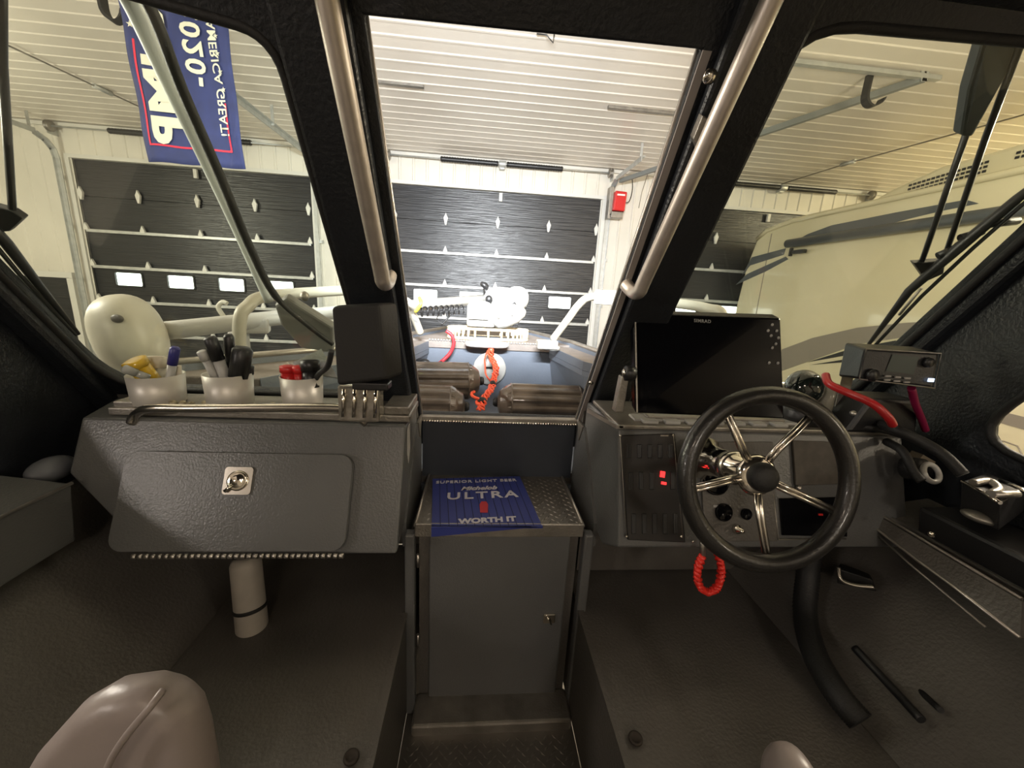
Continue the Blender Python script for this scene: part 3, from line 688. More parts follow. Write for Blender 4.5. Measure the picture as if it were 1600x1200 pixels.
m = MB(); q = onY(350, 495, 1.9); m.tube(smooth_path([q, q+V((-.02, 0, .04)), q+V((0, 0, .065)), q+V((.02, 0, .06))], 4), .010, 8); m.build('hook_bracket', crm, t)
# mount and motor pods
m = MB(); m.box(onY(752, 492, 2.88), (.20, .20, .16)); m.box(onY(750, 474, 2.88), (.15, .16, .04)); m.build('mount_bracket', whp, t, .02)
m = MB(); m.box(onY(748, 490, 2.76), (.14, .01, .08)); m.build('mount_cover', whp, t, .01)
m = MB(); m.ball(onY(790, 468, 2.92), (.16, .10, .085), rotm('Y', 6), sq=.8); m.ball(onY(808, 466, 2.90), (.085, .08, .085), sq=.9); m.build('motor_pod', whp, t)
m = MB(); m.lathe(onY(775, 497, 2.8), (1, 0, .28), [(-.04, .03), (0, .08), (.06, .085), (.14, .07), (.20, .035), (.215, .01)], 24); lp = m.build('gear_pod', whp, t)
text('lettering', '80 CT', .045, onY(790, 495, 2.69), (1, 0, .12), (-.12, 0, 1), greyd, lp)
m = MB(); m.tube(smooth_path([onY(802, 473, 2.80), onY(808, 482, 2.80), onY(816, 494, 2.80)], 4), [.012]*4+[.022]*5, 8); m.build('skeg', blk, t)
m = MB(); m.box(onY(797, 505, 2.8), (.12, .05, .03)); m.build('rest_block', blk, t, .006)
m = MB(); m.ball(onY(757, 446, 2.9), (.035, .03, .022), rotm('Y', 35)); m.tube([onY(758, 450, 2.9), onY(761, 462, 2.9)], .018, 8); m.build('release_knob', blk, t)
m = MB(); m.ball(onY(764, 468, 2.82), (.026, .02, .03)); m.build('pivot_bolt', blk, t)
# coiled cord
c0 = onY(655, 484, 2.5); c1 = onY(725, 480, 2.72); n = 150; P = []
for i in range(n+1):
    k = i/n; a = 2*math.pi*8.5*k; P.append(c0.lerp(c1, k)+V((.006*math.sin(a), .026*math.sin(a), .028*math.cos(a)-.012)))
m = MB(); m.tube(P, .0055, 6); m.build('coiled_cord', blk, t)
m = MB(); m.tube(smooth_path([onY(705, 490, 2.7), onY(697, 500, 2.68), onY(690, 507, 2.66)], 5), .007, 6); m.tube(smooth_path([onY(700, 484, 2.7), onY(686, 492, 2.7), onY(683, 500, 2.7), onY(692, 506, 2.7)], 5), .003, 5); m.build('control_wire', blk, t)
m = MB(); q = onY(655, 474, 2.42); m.tube(smooth_path([q+V((0, 0, .035)), q+V((.015, -.03, 0)), q+V((-.02, -.02, -.05))], 5), .010, 6); m.build('yellow_tie', mat('yellow_strap', (.75, .70, .05), .5), t)
# ribbed tray beneath the motor
tb = onZ(765, 522, ZB+.01); tb.y = 2.78
t = thing('ribbed_tray', (bx-.0, 2.80, ZB+.01), 'pale ribbed oval tray on the bow deck under the trolling motor', 'tray')
tx0 = onY(700, 516, 2.76).x; tx1 = onY(825, 519, 2.76).x; tc = (tx0+tx1)/2; ta = (tx1-tx0)/2
def ov(a, k=1, dy=.075): return (tc+ta*k*math.copysign(abs(math.cos(a))**.6, math.cos(a)), 2.80+dy*k*math.copysign(abs(math.sin(a))**.8, math.sin(a)))
trm = mat('tan_webbing', (.62, .52, .36), .75, noise=.2, nscale=60)
for z, r in ((ZB+.02, .010), (ZB+.085, .010)):
    m = MB(); m.tube([(*ov(2*math.pi*k/40, 1+.0*z), z) for k in range(40)], r, 8, closed=True); m.build('rim', trm, t)
m = MB()
for k in range(40):
    a = 2*math.pi*k/40; x, y = ov(a); x2, y2 = ov(a, .93); m.tube([(x, y, ZB+.02), (x, y, ZB+.085)], .008, 6)
m.build('ribs', trm, t)
m = MB(); m.prism([(*ov(2*math.pi*k/32, .96), ZB+.012) for k in range(32)], (0, 0, .012)); m.build('tray_base', bowg, t)
# fenders in the well
fen = mat('warm_lit_black_vinyl', (.11, .085, .065), .28, noise=.5, nscale=7, bump=.25, bscale=25, coat=.3)  # black vinyl tinted brown to imitate warm highlights
def fender(x0, x1, y, z, r, ang, lab):
    c = V(((x0+x1)/2, y, z)); L = (x1-x0); t = thing('boat_fender', c-V((0, 0, r)), lab, 'fender', 'ribbed black boat fenders in the bow well')
    ax = V((math.cos(ang), math.sin(ang), 0)); N = 48; m = MB(); vs = []; fs = []
    prof = [(-L/2, .25*r), (-L/2+.01, .62*r), (-L/2+.05, .9*r), (-L/2+.08, r), (L/2-.08, r), (L/2-.05, .9*r), (L/2-.01, .62*r), (L/2, .25*r)]
    uu = V((0, 0, 1)); ww = ax.cross(uu)
    for i, (h, q) in enumerate(prof):
        for k in range(N):
            a = 2*math.pi*k/N; rr = q*(1+(.05 if (3 <= i <= 4 and (k % 4) < 2) else (-.02 if 3 <= i <= 4 else 0)))
            vs.append(c+ax*h+(uu*math.cos(a)+ww*math.sin(a))*rr)
    for i in range(len(prof)-1):
        for k in range(N): k2 = (k+1) % N; fs.append((i*N+k, i*N+k2, (i+1)*N+k2, (i+1)*N+k))
    fs.append(tuple(range(N-1, -1, -1))); fs.append(tuple((len(prof)-1)*N+k for k in range(N)))
    m.add(vs, fs, False); m.build('body', fen, t, .004)
    for s in (-1, 1):
        m = MB(); m.lathe(c+ax*(s*(L/2-.005)), ax*s, [(0, .26*r), (.02, .24*r), (.03, .15*r)], 14); m.build('end_cap', rub, t)
        m = MB(); m.lathe(c+ax*(s*(L/2-.075))-ax*.004, ax, [(0, r*1.04), (.008, r*1.04)], 32); m.build('ring', fen, t)
fender(.12, .66, 2.16, 1.675, .108, 0, 'ribbed black fender lying at the right of the orange rope')
fender(-.56, .02, 2.34, 1.745, .11, .12, 'ribbed black fender lying behind, left of the rope')
fender(-.62, -.06, 2.05, 1.675, .108, .03, 'ribbed black fender nearest the sill at the left')
# rope
def strand(pts, ph, amp, r=.0055):
    P = smooth_path(pts, 10); out = []
    for i, p in enumerate(P):
        a = i*.55+ph; out.append(p+V((amp*math.cos(a), amp*math.sin(a), 0)))
    m = MB(); m.tube(out, r, 6); return m
base = [onY(769, 540, 2.58), onY(767, 556, 2.56), onY(775, 575, 2.5), onY(772, 592, 2.44), onY(767, 608, 2.1), onY(757, 622, 1.98), onY(751, 640, 1.9)]
t = thing('rope', base[-1], 'knotted orange rope hanging over the round white hatch', 'rope')
for ph in range(4): strand(base, ph*1.57, .014+.004*(ph % 2)).build('strand', orr, t)
strand([onY(763, 545, 2.58), onY(757, 568, 2.55), onY(762, 590, 2.45), onY(770, 600, 2.3)], 0, .004).build('strand', orr, t)
strand([onY(737, 612, 1.98), onY(744, 622, 1.96), onY(750, 632, 1.93), onY(755, 634, 1.93)], 0, .012, .008).build('strand', orr, t)
m = MB(); m.ball(onY(770, 600, 2.25), (.018, .018, .022)); m.ball(onY(752, 626, 1.96), (.028, .02, .02)); m.build('knot', rub, t)
m = MB(); m.tube([onY(768, 532, 2.6), onY(768, 548, 2.57)], .009, 8); m.build('tan_end', trm, t)
m = MB(); m.tube(smooth_path([onY(697, 517, 2.60), onY(706, 524, 2.60), onY(709, 537, 2.60), onY(703, 552, 2.6), onY(690, 565, 2.58), onY(680, 571, 2.5)], 6), .012, 8)
tag(m.build('red_cable', mat('red_cable', (.50, .03, .04), .5)), 'red cable draped over the left of the grey bow panel', 'cable')
m = MB(); m.tube(smooth_path([onY(690, 565, 2.56), onY(675, 573, 2.5), onY(660, 572, 2.45)], 6), .007, 8); m.box(onY(654, 569, 2.42), (.09, .06, .06)); m.ball(onY(664, 566, 2.4), (.03, .02, .02))
tag(m.build('cable_plug', blk), 'black plug at the end of the red cable', 'plug')

# ================================================================== LEFT CONSOLE
FL0 = V((0, 1.12, 1.895)); FL1 = V((0, .97, 1.575)); NL = V((0, -1, 0)); fdL = (FL0-FL1).normalized(); NL = V((1, 0, 0)).cross(fdL)
if NL.y > 0: NL = -NL
def onL(px, py, off=0): return onP(px, py, FL0+NL*off, NL)
t = thing('dash_console', (-.63, 1.2, 1.575), 'grey metal console with a glove box door left of the walkthrough', 'console')
def fz(z): return .97+(z-1.575)*.469
front = [(-1.075, 1.895), (-1.075, 1.76), (-.84, 1.575), (-.203, 1.575), (-.203, 1.895)]
A_ = [V((x, fz(z), z)) for x, z in front]; back = [(-1.15, 1.895), (-1.15, 1.74), (-.88, 1.64), (-.203, 1.64), (-.203, 1.895)]
B_ = [V((x, 1.325, z)) for x, z in back]
m = MB(); m.add(A_+B_, [(4, 3, 2, 1, 0), (5, 6, 7, 8, 9)]+[(i, (i+1) % 5, (i+1) % 5+5, i+5) for i in range(5)]); m.build('body', grey, t, .006)
# glove box door
ux = V((1, 0, 0)); O = FL1+NL*.016
def sL(px, py): p = onL(px, py); return (p.x, (p-FL1).dot(fdL))
d0 = sL(556, 711); d1 = sL(192, 712); d2 = sL(548, 866)
ol = rrect(-.925, .012, d0[0], d0[1], .035)
gd = plate('glove_box_door', [ol], O, ux, fdL, .018, grey, t, .003)
# rolled hinge under the door
m = MB(); y0 = FL1+NL*.018-fdL*.0
for i in range(34):
    x = -.86+.0155*i; m.tube([V((x, y0.y-.006, y0.z+.004)), V((x+.011, y0.y-.006, y0.z+.004))], .0065, 8)
m.build('piano_hinge', alu, gd)
lc = onL(373, 751, .026); m = MB()
sq = rrect(-.036, -.036, .036, .036, .008, 3); m.prism([lc+ux*a+fdL*b for a, b in sq], NL*.005); lt = m.build('latch', steel, gd)
m = MB(); m.lathe(lc+NL*.005, NL, [(0, .027), (.004, .026), (.005, .022), (.004, .019), (.008, .014), (.009, .001)], 24); m.build('latch_ring', chrome, lt)
m = MB(); m.tube([lc+NL*.01-ux*.026-fdL*.028, lc+NL*.01-ux*.008-fdL*.010], .005, 8); m.build('latch_key', chrome, lt)
# top shelf with raised lip, grab bar, sticker
m = MB(); m.box((-.61, 1.225, 1.908), (.83, .17, .022)); m.build('top_shelf', alud, t, .004)
m = MB(); m.box((-.235, 1.225, 1.932), (.075, .16, .026)); m.build('shelf_block', alud, t, .004); m = MB(); m.box((-.99, 1.22, 1.925), (.055, .14, .02)); m.build('shelf_block', alud, t, .004)
m = MB()
for i in range(26):
    x = -.95+.027*i+random.uniform(-.004, .004); m.ball((x, 1.16+random.uniform(0, .02), 1.928), (.012, .010, .010), nu=8, nv=6)
m.build('rope_light', mat('amber_tube', (.35, .30, .20), .3, .5, noise=.5, nscale=60), t)
gb = [(205, 661), (214, 646), (238, 638), (300, 638), (420, 637), (520, 637), (545, 642), (572, 661)]
P = [onY(a, b, 1.095 if i in (2, 3, 4, 5, 6) else 1.115) for i, (a, b) in enumerate(gb)]
m = MB(); m.tube(smooth_path(P, 5), .0125, 12); m.build('grab_bar', steel, t)
P = [onX(633, 672, -.2005), onX(641, 657, -.2005), onX(641, 690, -.2005), onX(636, 712, -.2005)]
lblm = mat('white_label', (.42, .40, .38), .5)
m = MB(); m.prism([(-.202, 1.135, 1.88), (-.202, 1.17, 1.885), (-.202, 1.17, 1.80), (-.202, 1.145, 1.765), (-.202, 1.125, 1.80)], (.002, 0, 0)); m.build('side_label', lblm, t)
# cups with their contents (each its own thing)
def cup(cx, cy, z0, r, h, lab):
    m = MB(); m.lathe((cx, cy, z0), (0, 0, 1), [(0, r*.92), (.002, r*.94), (h, r), (h, r-.003), (.006, r*.92-.004), (.006, .001)], 36)
    tag(m.build('cup', mat('satin_aluminium_cup', (.60, .57, .52), .42, .35, noise=.05, nscale=10)), lab, 'cup', 'aluminium cups on the console shelf')
cups = []
for px0, px1, pt, pb, lab in ((205, 290, 583, 634, 'silver cup at the left of the shelf holding a yellow lighter'), (320, 398, 582, 630, 'middle silver cup on the shelf, full of black-capped markers'), (438, 508, 586, 628, 'silver cup nearest the black covered display, holding red and black items')):
    a = onY(px0, pt, 1.215); b = onY(px1, pt, 1.215); c = (a+b)/2; r = (b.x-a.x)/2*.90; z1 = c.z
    cup(c.x, 1.205, 1.921, r, z1-1.921, lab); cups.append((c.x, 1.205, z1, r))
def rod(nm, lab, cat, px0, py0, px1, py1, y0, y1, r, mm, capm=None, capf=.4, par=None, grp=None):
    a = onY(px0, py0, y0); b = onY(px1, py1, y1); d = (b-a).normalized(); L = (b-a).length
    t = thing(nm, a, lab, cat, grp); m = MB(); m.tube([a, a+d*L*(1-capf), a+d*L*(1-capf)], r, 12); m.build('barrel', mm, t)
    if capm: m = MB(); m.lathe(a+d*L*(1-capf), d, [(0, r*1.15), (L*capf*.9, r*1.15), (L*capf, r*.8)], 14); m.build('cap', capm, t)
    return t
tr = mat('clear_tan_plastic', (.55, .50, .40), .2)
yel = mat('yellow_translucent_plastic', (.62, .40, .03), .2, coat=.4); blu = mat('blue_plastic', (.03, .03, .18), .35)
rod('lighter', 'yellow lighter leaning out of the left silver cup', 'lighter', 240, 600, 208, 562, 1.20, 1.17, .026, yel, yel, .25)
rod('bottle', 'small pale bottle in the left silver cup', 'bottle', 246, 610, 244, 556, 1.22, 1.24, .022, crm, tr, .35)
rod('marker', 'white marker with a blue cap in the left silver cup', 'marker', 262, 610, 274, 542, 1.20, 1.20, .011, whp, blu, .4)
rod('ruler_stick', 'flat pale stick standing in the left silver cup', 'stick', 280, 605, 276, 548, 1.22, 1.22, .009, tr)
rod('spoon', 'clear plastic spoon tip hanging left of the yellow lighter', 'spoon', 232, 590, 192, 575, 1.17, 1.13, .010, mat('clear_plastic', (.35, .36, .34), .1), mat('clear_plastic', (.35, .36, .34), .1), .5)
rod('marker', 'clear tipped tube leaning left in the middle silver cup', 'marker', 345, 605, 314, 548, 1.20, 1.17, .011, whp, whp, .25)
rod('marker', 'black-capped white marker leaning left in the middle silver cup', 'marker', 358, 605, 327, 526, 1.20, 1.18, .015, whp, blk, .45)
rod('marker', 'tall black marker standing upright in the middle silver cup', 'marker', 364, 605, 357, 522, 1.22, 1.22, .012, whp, blk, .62)
rod('marker', 'fat black marker with a silver top in the middle silver cup', 'marker', 370, 605, 380, 542, 1.19, 1.20, .023, whp, blk, .75)
rod('marker', 'short black marker at the right side of the middle silver cup', 'marker', 385, 605, 388, 570, 1.22, 1.22, .014, blk, blk, .4)
rod('lighter', 'red lighter in the silver cup beside the black covered display', 'lighter', 452, 605, 450, 571, 1.20, 1.20, .020, redm, redm, .3)
rod('lighter', 'small dark red lighter in the right silver cup', 'lighter', 468, 605, 466, 572, 1.20, 1.19, .014, redm, redm, .3)
rod('cork', 'tan cork leaning left out of the right silver cup', 'cork', 462, 590, 432, 556, 1.22, 1.23, .013, tr)
rod('multi_tool', 'black pocket tool in the right silver cup', 'tool', 486, 605, 484, 562, 1.19, 1.20, .024, blk, blk, .4)
m = MB(); m.hexa([onY(462, 580, 1.26), onY(528, 590, 1.26), onY(528, 592, 1.28), onY(462, 582, 1.28)], [onY(458, 566, 1.26), onY(502, 545, 1.26), onY(502, 545, 1.28), onY(458, 566, 1.28)])
tag(m.build('plastic_bag', mat('crumpled_film', (.45, .47, .46), .2, bump=.6, bscale=40)), 'crumpled clear bag behind the right silver cup', 'bag')
m = MB(); m.tube(smooth_path([onY(490, 598, 1.20), onY(498, 585, 1.17), onY(512, 572, 1.12), onY(518, 548, 1.10)], 6), .008, 8); tag(m.build('cable', rub), 'black cable from the right silver cup to the covered display', 'cable')

# ---- black covered display on its clear mount
t = thing('covered_display', onY(566, 634, 1.16), 'black covered display standing upright left of the left windshield pillar', 'display')
a = onY(516, 478, 1.02); b = onY(592, 474, 1.02); c = onY(603, 594, 1.0); d_ = onY(525, 604, 1.0)
m = MB(); bk = V((.035, .055, .004)); m.hexa([d_, c, c+bk, d_+bk], [a, b, b+bk, a+bk]); m.build('soft_cover', mat('soft_black_cover', (.009, .0085, .008), .7, bump=.1, bscale=120), t, .010, 3)
m = MB(); m.box((d_+c)/2+V((.02, .03, -.010)), (.09, .05, .02)); m.build('foot', blk, t, .004)
mc = mat('clear_acrylic', (.38, .35, .30), .08, .6, noise=.3, nscale=50)
m = MB(); q = onY(566, 618, 1.10); m.box(V((q.x, 1.09, (1.93+d_.z)/2-.01)), (.11, .06, d_.z-1.93-.005)); m.build('mount_block', mc, t, .008)
for i in range(4):
    m = MB(); x = q.x-.04+.028*i; m.tube([(x, 1.055, 1.94), (x+.006, 1.055, d_.z-.02)], .005, 8); m.build('mount_rod', chrome, t)

# ================================================================== STEP CABINET
t = thing('step_cabinet', (.09, 1.22, .92), 'grey step cabinet with a diamond tread top between the two consoles', 'cabinet')
pz = 1.60
m = MB(); m.box((.09, 1.235, 1.25), (.50, .29, .68)); m.build('body', greyd, t)
m = MB(); m.box((.088, 1.235, pz-.010), (.515, .345, .020)); diamonds(m, -.165, .34, 1.07, 1.40, pz, .030); m.build('tread_top', tread, t)
m = MB(); m.box((.088, 1.063, pz-.012), (.515, .008, .045)); m.build('front_lip', alud, t, .003)
for x in (-.168, .344):
    m = MB(); m.tube([(x, 1.063, pz+.002), (x, 1.40, pz+.002)], .005, 6); m.build('weld_bead', alu, t)
m = MB(); m.box((.092, 1.082, 1.245), (.438, .016, .63)); dr_ = m.build('door', grey, t, .004)
lc = onY(858, 966, 1.072)
m = MB(); m.box(lc, (.040, .008, .036)); l2 = m.build('latch', steel, dr_, .003)
m = MB(); m.tube([lc+V((-.010, -.008, .015)), lc+V((.006, -.010, -.014))], .004, 8); m.build('latch_key', chrome, l2)
for py in (876, 1000):
    q = onY(653, py, 1.07); m = MB(); m.tube([q+V((0, 0, -.022)), q+V((0, 0, .022))], .005, 8); m.build('hinge', alu, t)
# beer mat
t = thing('bar_mat', (.04, 1.2, pz+.003), 'blue ribbed bar mat with white lettering on the tread step', 'mat')
mt = mat('blue_rubber_mat', (.028, .042, .22), .55, noise=.08, nscale=8); mtl = mat('pale_mat_print', (.55, .54, .60), .6); mtr = mat('red_mat_print', (.50, .03, .04), .6)
Pm = [onZ(676, 746, pz+.005), onZ(800, 741, pz+.005), onY(846, 822, 1.052), onY(680, 838, 1.052)]
f1 = onZ(677, 812, pz+.005); f2 = onZ(838, 803, pz+.005)
zt2 = pz+.010
def mz(p, z): return V((p.x, p.y, z))
m = MB(); hL = V((f1.x, 1.050, zt2)); hR = V((f2.x+.008, 1.050, zt2))
top = [mz(Pm[3], zt2), hR]
q0 = mz(onZ(676, 748, zt2), zt2); q1 = mz(onZ(812, 744, zt2), zt2)
bl = V((f1.x, 1.048, zt2)); br = V((hR.x, 1.048, zt2)); 
m.prism([q0, q1, br, bl], (0, 0, -.006))
m.prism([bl, br, br+V((0, -.006, -.006)), bl+V((0, -.006, -.006))], (0, 0, -.035)) if False else None
m.build('mat_top', mt, t)
m = MB(); m.hexa([V((bl.x, 1.042, onY(680, 838, 1.045).z)), V((br.x, 1.042, onY(846, 822, 1.045).z)), V((br.x, 1.050, onY(846, 822, 1.045).z)), V((bl.x, 1.050, onY(680, 838, 1.045).z))], [V((bl.x, 1.042, zt2)), V((br.x, 1.042, zt2)), V((br.x, 1.052, zt2)), V((bl.x, 1.052, zt2))])
m.build('mat_front_flap', mt, t)
md = mat('dark_mat_groove', (.010, .014, .07), .7); m = MB()
for i in range(1, 13):
    k = i/13; a = q0.lerp(q1, k); b = bl.lerp(br, k); m.add([a+V((-.0012, 0, .0008)), a+V((.0012, 0, .0008)), b+V((.0012, 0, .0008)), b+V((-.0012, 0, .0008))], [(0, 1, 2, 3)])
m.build('grooves', md, t)
mxd = (q1-q0).normalized(); myd = V((-mxd.y, mxd.x, 0))
def mtext(s, px, py, size, mm, **k): return text('lettering', s, size, mz(onZ(px, py, zt2+.001), zt2+.0015), mxd, (-.03, 1, 0), mm, t, **k)
mtext('SUPERIOR LIGHT BEER', 745, 752, .026, mtl, bold=.0006, spacing=1.15)
mtext('Michelob', 748, 763, .034, mtl, shear=.35, bold=.0012)
mtext('ULTRA', 754, 774, .062, mtl, bold=.0012, spacing=1.25, xs=1.1)
mtext('WORTH IT', 762, 813, .034, mtl, bold=.0016, xs=1.05)
rc = mz(onZ(756, 792, zt2), zt2+.0012)
m = MB(); m.prism([rc+V(q) for q in ((-.012, -.036, 0), (.012, -.036, 0), (.014, .012, 0), (.008, .03, 0), (-.008, .03, 0), (-.014, .012, 0))], (0, 0, .001)); m.build('red_emblem', mtr, t)

# ================================================================== RIGHT CONSOLE
FR0 = V((0, 1.0, 1.945)); FR1 = V((0, .90, 1.645)); fdR = (FR0-FR1).normalized(); NR = V((1, 0, 0)).cross(fdR)
if NR.y > 0: NR = -NR
def onR(px, py, off=0): return onP(px, py, FR0+NR*off, NR)
t = rcon = thing('helm_console', (.8, 1.1, 1.645), 'grey metal helm console with switch panels right of the walkthrough', 'console')
m = MB(); P = [(1.0, 1.945), (.90, 1.645), (1.02, 1.57), (1.325, 1.60), (1.325, 1.93)]
m.prism([(.392, y, z) for y, z in P], (.86, 0, 0)); m.build('body', grey, t, .006)
m = MB(); m.box((.82, 1.125, 1.950), (.86, .25, .014)); m.build('top_plate', alud, t, .004)
m = MB(); m.prism([(.385, 1.29, 1.915), (.385, 1.0, 1.955), (.385, 1.0, 1.945), (.385, 1.29, 1.90)], (.02, 0, 0)); m.build('edge_strip', alu, t)
m = MB()
for i in range(7): m.box((.49+.065*i, 1.03, 1.961), (.045, .03, .010))
m.box((.70, 1.06, 1.96), (.50, .05, .008)); m.build('mount_shims', whp, t, .003)
def rp(px, py, off=0): return onR(px, py, off)
def rplate(name, px4, mm, off=.004, th=.006, par=None):
    P = [onR(*q, 0) for q in px4]; m = MB(); m.prism([p+NR*.0015 for p in P], NR*(off+th)); return m.build(name, mm, par or t, .002)
sp = mat('dark_switch_panel', (.012, .010, .010), .3, noise=.2, nscale=20)
pan = rplate('switch_panel', [(968, 680), (1052, 677), (1068, 846), (979, 842)], sp)
# thin metal frame line and screws
m = MB(); m.tube([rp(969, 681, .011), rp(979, 840, .011)], .0012, 6); m.tube([rp(1052, 679, .011), rp(1067, 842, .011)], .001, 6); m.build('frame_line', alud, pan)
for q in ((969, 681), (1051, 680), (979, 838), (1064, 838), (1082, 846)):
    m = MB(); m.lathe(rp(*q, .009), NR, [(0, .004), (.003, .003), (.0035, .001)], 10); m.build('screw', steel, pan)
m = MB(); m.box(rp(1038, 681, .011), (.022, .002, .006)); m.build('maker_plate', alu, pan)
rows = [(694, 716), (737, 765), (802, 834)]
sw = None
for ri, (ya, yb) in enumerate(rows):
    for k in range(5):
        px = 982+16.3*k+(ya-690)*.07; a = rp(px, ya, .010); b = rp(px, yb, .010); c = (a+b)/2; L = (a-b).length
        if ri != 1 or k != 3:
            m = MB(); Rm = Matrix((V((1, 0, 0)), NR*-1, fdR)).transposed(); m.box(c, (.013, .008, L), Rm)
            if sw is None: pass
            m.build('rocker_switch', blk, pan, .002)
    for k in range(5):
        px = 982+16.3*k+(ya-690)*.07
        m = MB(); Rm = Matrix((V((1, 0, 0)), NR*-1, fdR)).transposed(); m.box(rp(px, ya-9 if ri else ya+33-26, .0105), (.010 if k > 2 else .012, .0012, .003), Rm); m.build('switch_caption', txtd, pan)
redl = mat('red_indicator_light', (.6, .02, .02), .3, emit=(1, .03, .03), estr=2.2)
Rm = Matrix((V((1, 0, 0)), NR*-1, fdR)).transposed()
m = MB(); m.box(rp(1035, 741, .013), (.012, .006, .016), Rm @ rotm('Y', 8)); m.build('indicator_light', redl, pan)['label'] = 'lit red display segment'
m = MB(); m.box(rp(1037, 755, .013), (.013, .006, .007), Rm @ rotm('Y', 8)); m.build('indicator_light', redl, pan)['label'] = 'lower lit red segment'
# instrument plate behind the wheel
ins = rplate('instrument_plate', [(1090, 690), (1205, 690), (1212, 845), (1100, 845)], greyd, .002, .004)
for (px, py, r) in ((1118, 752, .034), (1130, 800, .022), (1165, 803, .014)):
    m = MB(); q = rp(px, py, .008); m.lathe(q, NR, [(0, r*1.1), (.006, r*1.1), (.008, r), (.005, r*.95), (.005, .001)], 28); g = m.build('gauge', scr, ins)
m = MB(); m.box(rp(1128, 791, .009), (.05, .0015, .006), Rm); m.build('caption', txtd, ins)
m = MB(); m.lathe(rp(1150, 826, .008), NR, [(0, .013), (.012, .012), (.016, .006), (.03, .005)], 14); m.build('ignition_key', chrome, ins)
rplate('speaker_panel', [(1235, 688), (1316, 690), (1322, 755), (1240, 758)], mat('brown_grey_panel', (.07, .06, .05), .6, noise=.2, nscale=40), .002, .006)
rplate('dark_pocket', [(1216, 778), (1320, 776), (1322, 838), (1220, 836)], scr, .001, .002)
m = MB(); P = [rp(*q, .006) for q in ((1208, 772), (1216, 843), (1322, 842))]; m.tube(P, .002, 6); m.build('pocket_frame', alud, t)
m = MB(); m.lathe(rp(1247, 762, .006), NR, [(0, .007), (.008, .006), (.009, .001)], 10); m.build('push_button', alu, t)
m = MB(); m.box(rp(1282, 804, .006), (.012, .004, .005), Rm); m.build('red_marker', redm, t)
m = MB(); m.tube([rp(1150, 668, .006), rp(1150, 690, .006)], .004, 8) if False else None
# under-console shroud seen as dark grey wall
m = MB(); m.box((.82, 1.25, 1.46), (.86, .04, .30)); m.build('lower_shroud', greyd, t)

# ---- steering wheel
wc = V((.594, .69, 1.96)); wax = V((-.05, -.97, .25)).normalized()      # axis towards the driver
rt = onP(1200, 748, wc, wax); wc = rt
t = thing('steering_wheel', onR(1150, 742), 'black rimmed steering wheel with five polished steel spokes', 'steering wheel')
u = V((1, 0, 0)); u = (u-u.dot(wax)*wax).normalized(); vv = wax.cross(u)
if vv.z < 0: vv = -vv
Rw = .186
def wp(px, py, off=0): return onP(px, py, wc+wax*off, wax)
cen = (wp(1063, 748)+wp(1335, 750)+wp(1198, 604)+wp(1205, 893))/4
Rw = ((wp(1063, 748)-wp(1335, 750)).length+(wp(1198, 604)-wp(1205, 893)).length)/4-.014
m = MB(); m.tube([cen+(u*math.cos(a)+vv*math.sin(a))*Rw for a in [2*math.pi*k/64 for k in range(64)]], .0185, 16, closed=True); m.build('rim', mat('black_wheel_rim', (.014, .013, .012), .32, bump=.1, bscale=200, coat=.2), t)
hub = wp(1190, 742, -.035)
hub = cen+wax*-.035
for px, py in ((1135, 642), (1262, 660), (1088, 764), (1305, 799), (1200, 872)):
    d = (wp(px, py)-cen); d = (d-d.dot(wax)*wax).normalized(); e = cen+d*(Rw-.005)
    m = MB(); side_ = d.cross(wax).normalized(); a = hub+d*.028
    for s in (-1, 1): m.tube([a+side_*.0045*s, a.lerp(e, .3)+side_*.0045*s-wax*.004, e+side_*.0040*s], .0046, 10)
    m.build('spoke', steel, t)
m = MB(); m.lathe(hub-wax*.012, wax, [(0, .036), (.010, .044), (.016, .040), (.022, .03)], 30); m.build('hub_plate', chrome, t)
m = MB(); m.lathe(hub+wax*.008, wax, [(0, .030), (.014, .031), (.022, .027), (.027, .015), (.029, .001)], 30); m.build('hub_cap', rub, t)
dst = hub-wax*.014; bk = onR(1118, 742)
ca = hub-wax*.23; 
m = MB(); m.lathe(dst, -wax, [(0, .026), (.05, .027), (.055, .034), (.12, .036), (.17, .040), (.19, .055), (.20, .056)], 30); m.build('column', chrome, t)
m = MB(); m.lathe(dst-wax*.055, -wax, [(0, .037), (.012, .039), (.03, .037)], 30); m.build('column_collar', steel, t)

# ---- chartplotter display
t = thing('chartplotter', (.69, 1.05, 1.96), 'large black chartplotter screen on a bracket behind the steering wheel', 'display')
yb, yt = 1.00, 1.085
tl = onY(990, 490, yt); tr_ = onY(1220, 497, yt); bl = onY(993, 646, yb); br = onY(1226, 655, yb); bkv = V((0, .035, .01))
m = MB(); m.hexa([bl, br, br+bkv, bl+bkv], [tl, tr_, tr_+bkv, tl+bkv]); m.build('housing', scr, t, .005)
def mon(u_, v_, off=.0): 
    a = bl.lerp(br, u_); b = tl.lerp(tr_, u_); return a.lerp(b, v_)+V((0, -off, 0))
m = MB(); m.add([mon(.03, .05, .0015), mon(.83, .05, .0015), mon(.83, .93, .0015), mon(.03, .93, .0015)], [(0, 1, 2, 3)]); so = m.build('screen', scr, t); 
m = MB(); m.add([mon(.004, .01, .002), mon(.014, .01, .002), mon(.014, .99, .002), mon(.004, .99, .002)], [(0, 1, 2, 3)]); m.build('edge_trim', alud, t)
mu = (br-bl).normalized(); mv = (tl-bl).normalized()
text('maker_lettering', 'SIMRAD', .013, mon(.455, .945, .003), mu, mv, mat('grey_print', (.20, .20, .20), .5), t, spacing=1.15, depth=.0003, bold=.0003)
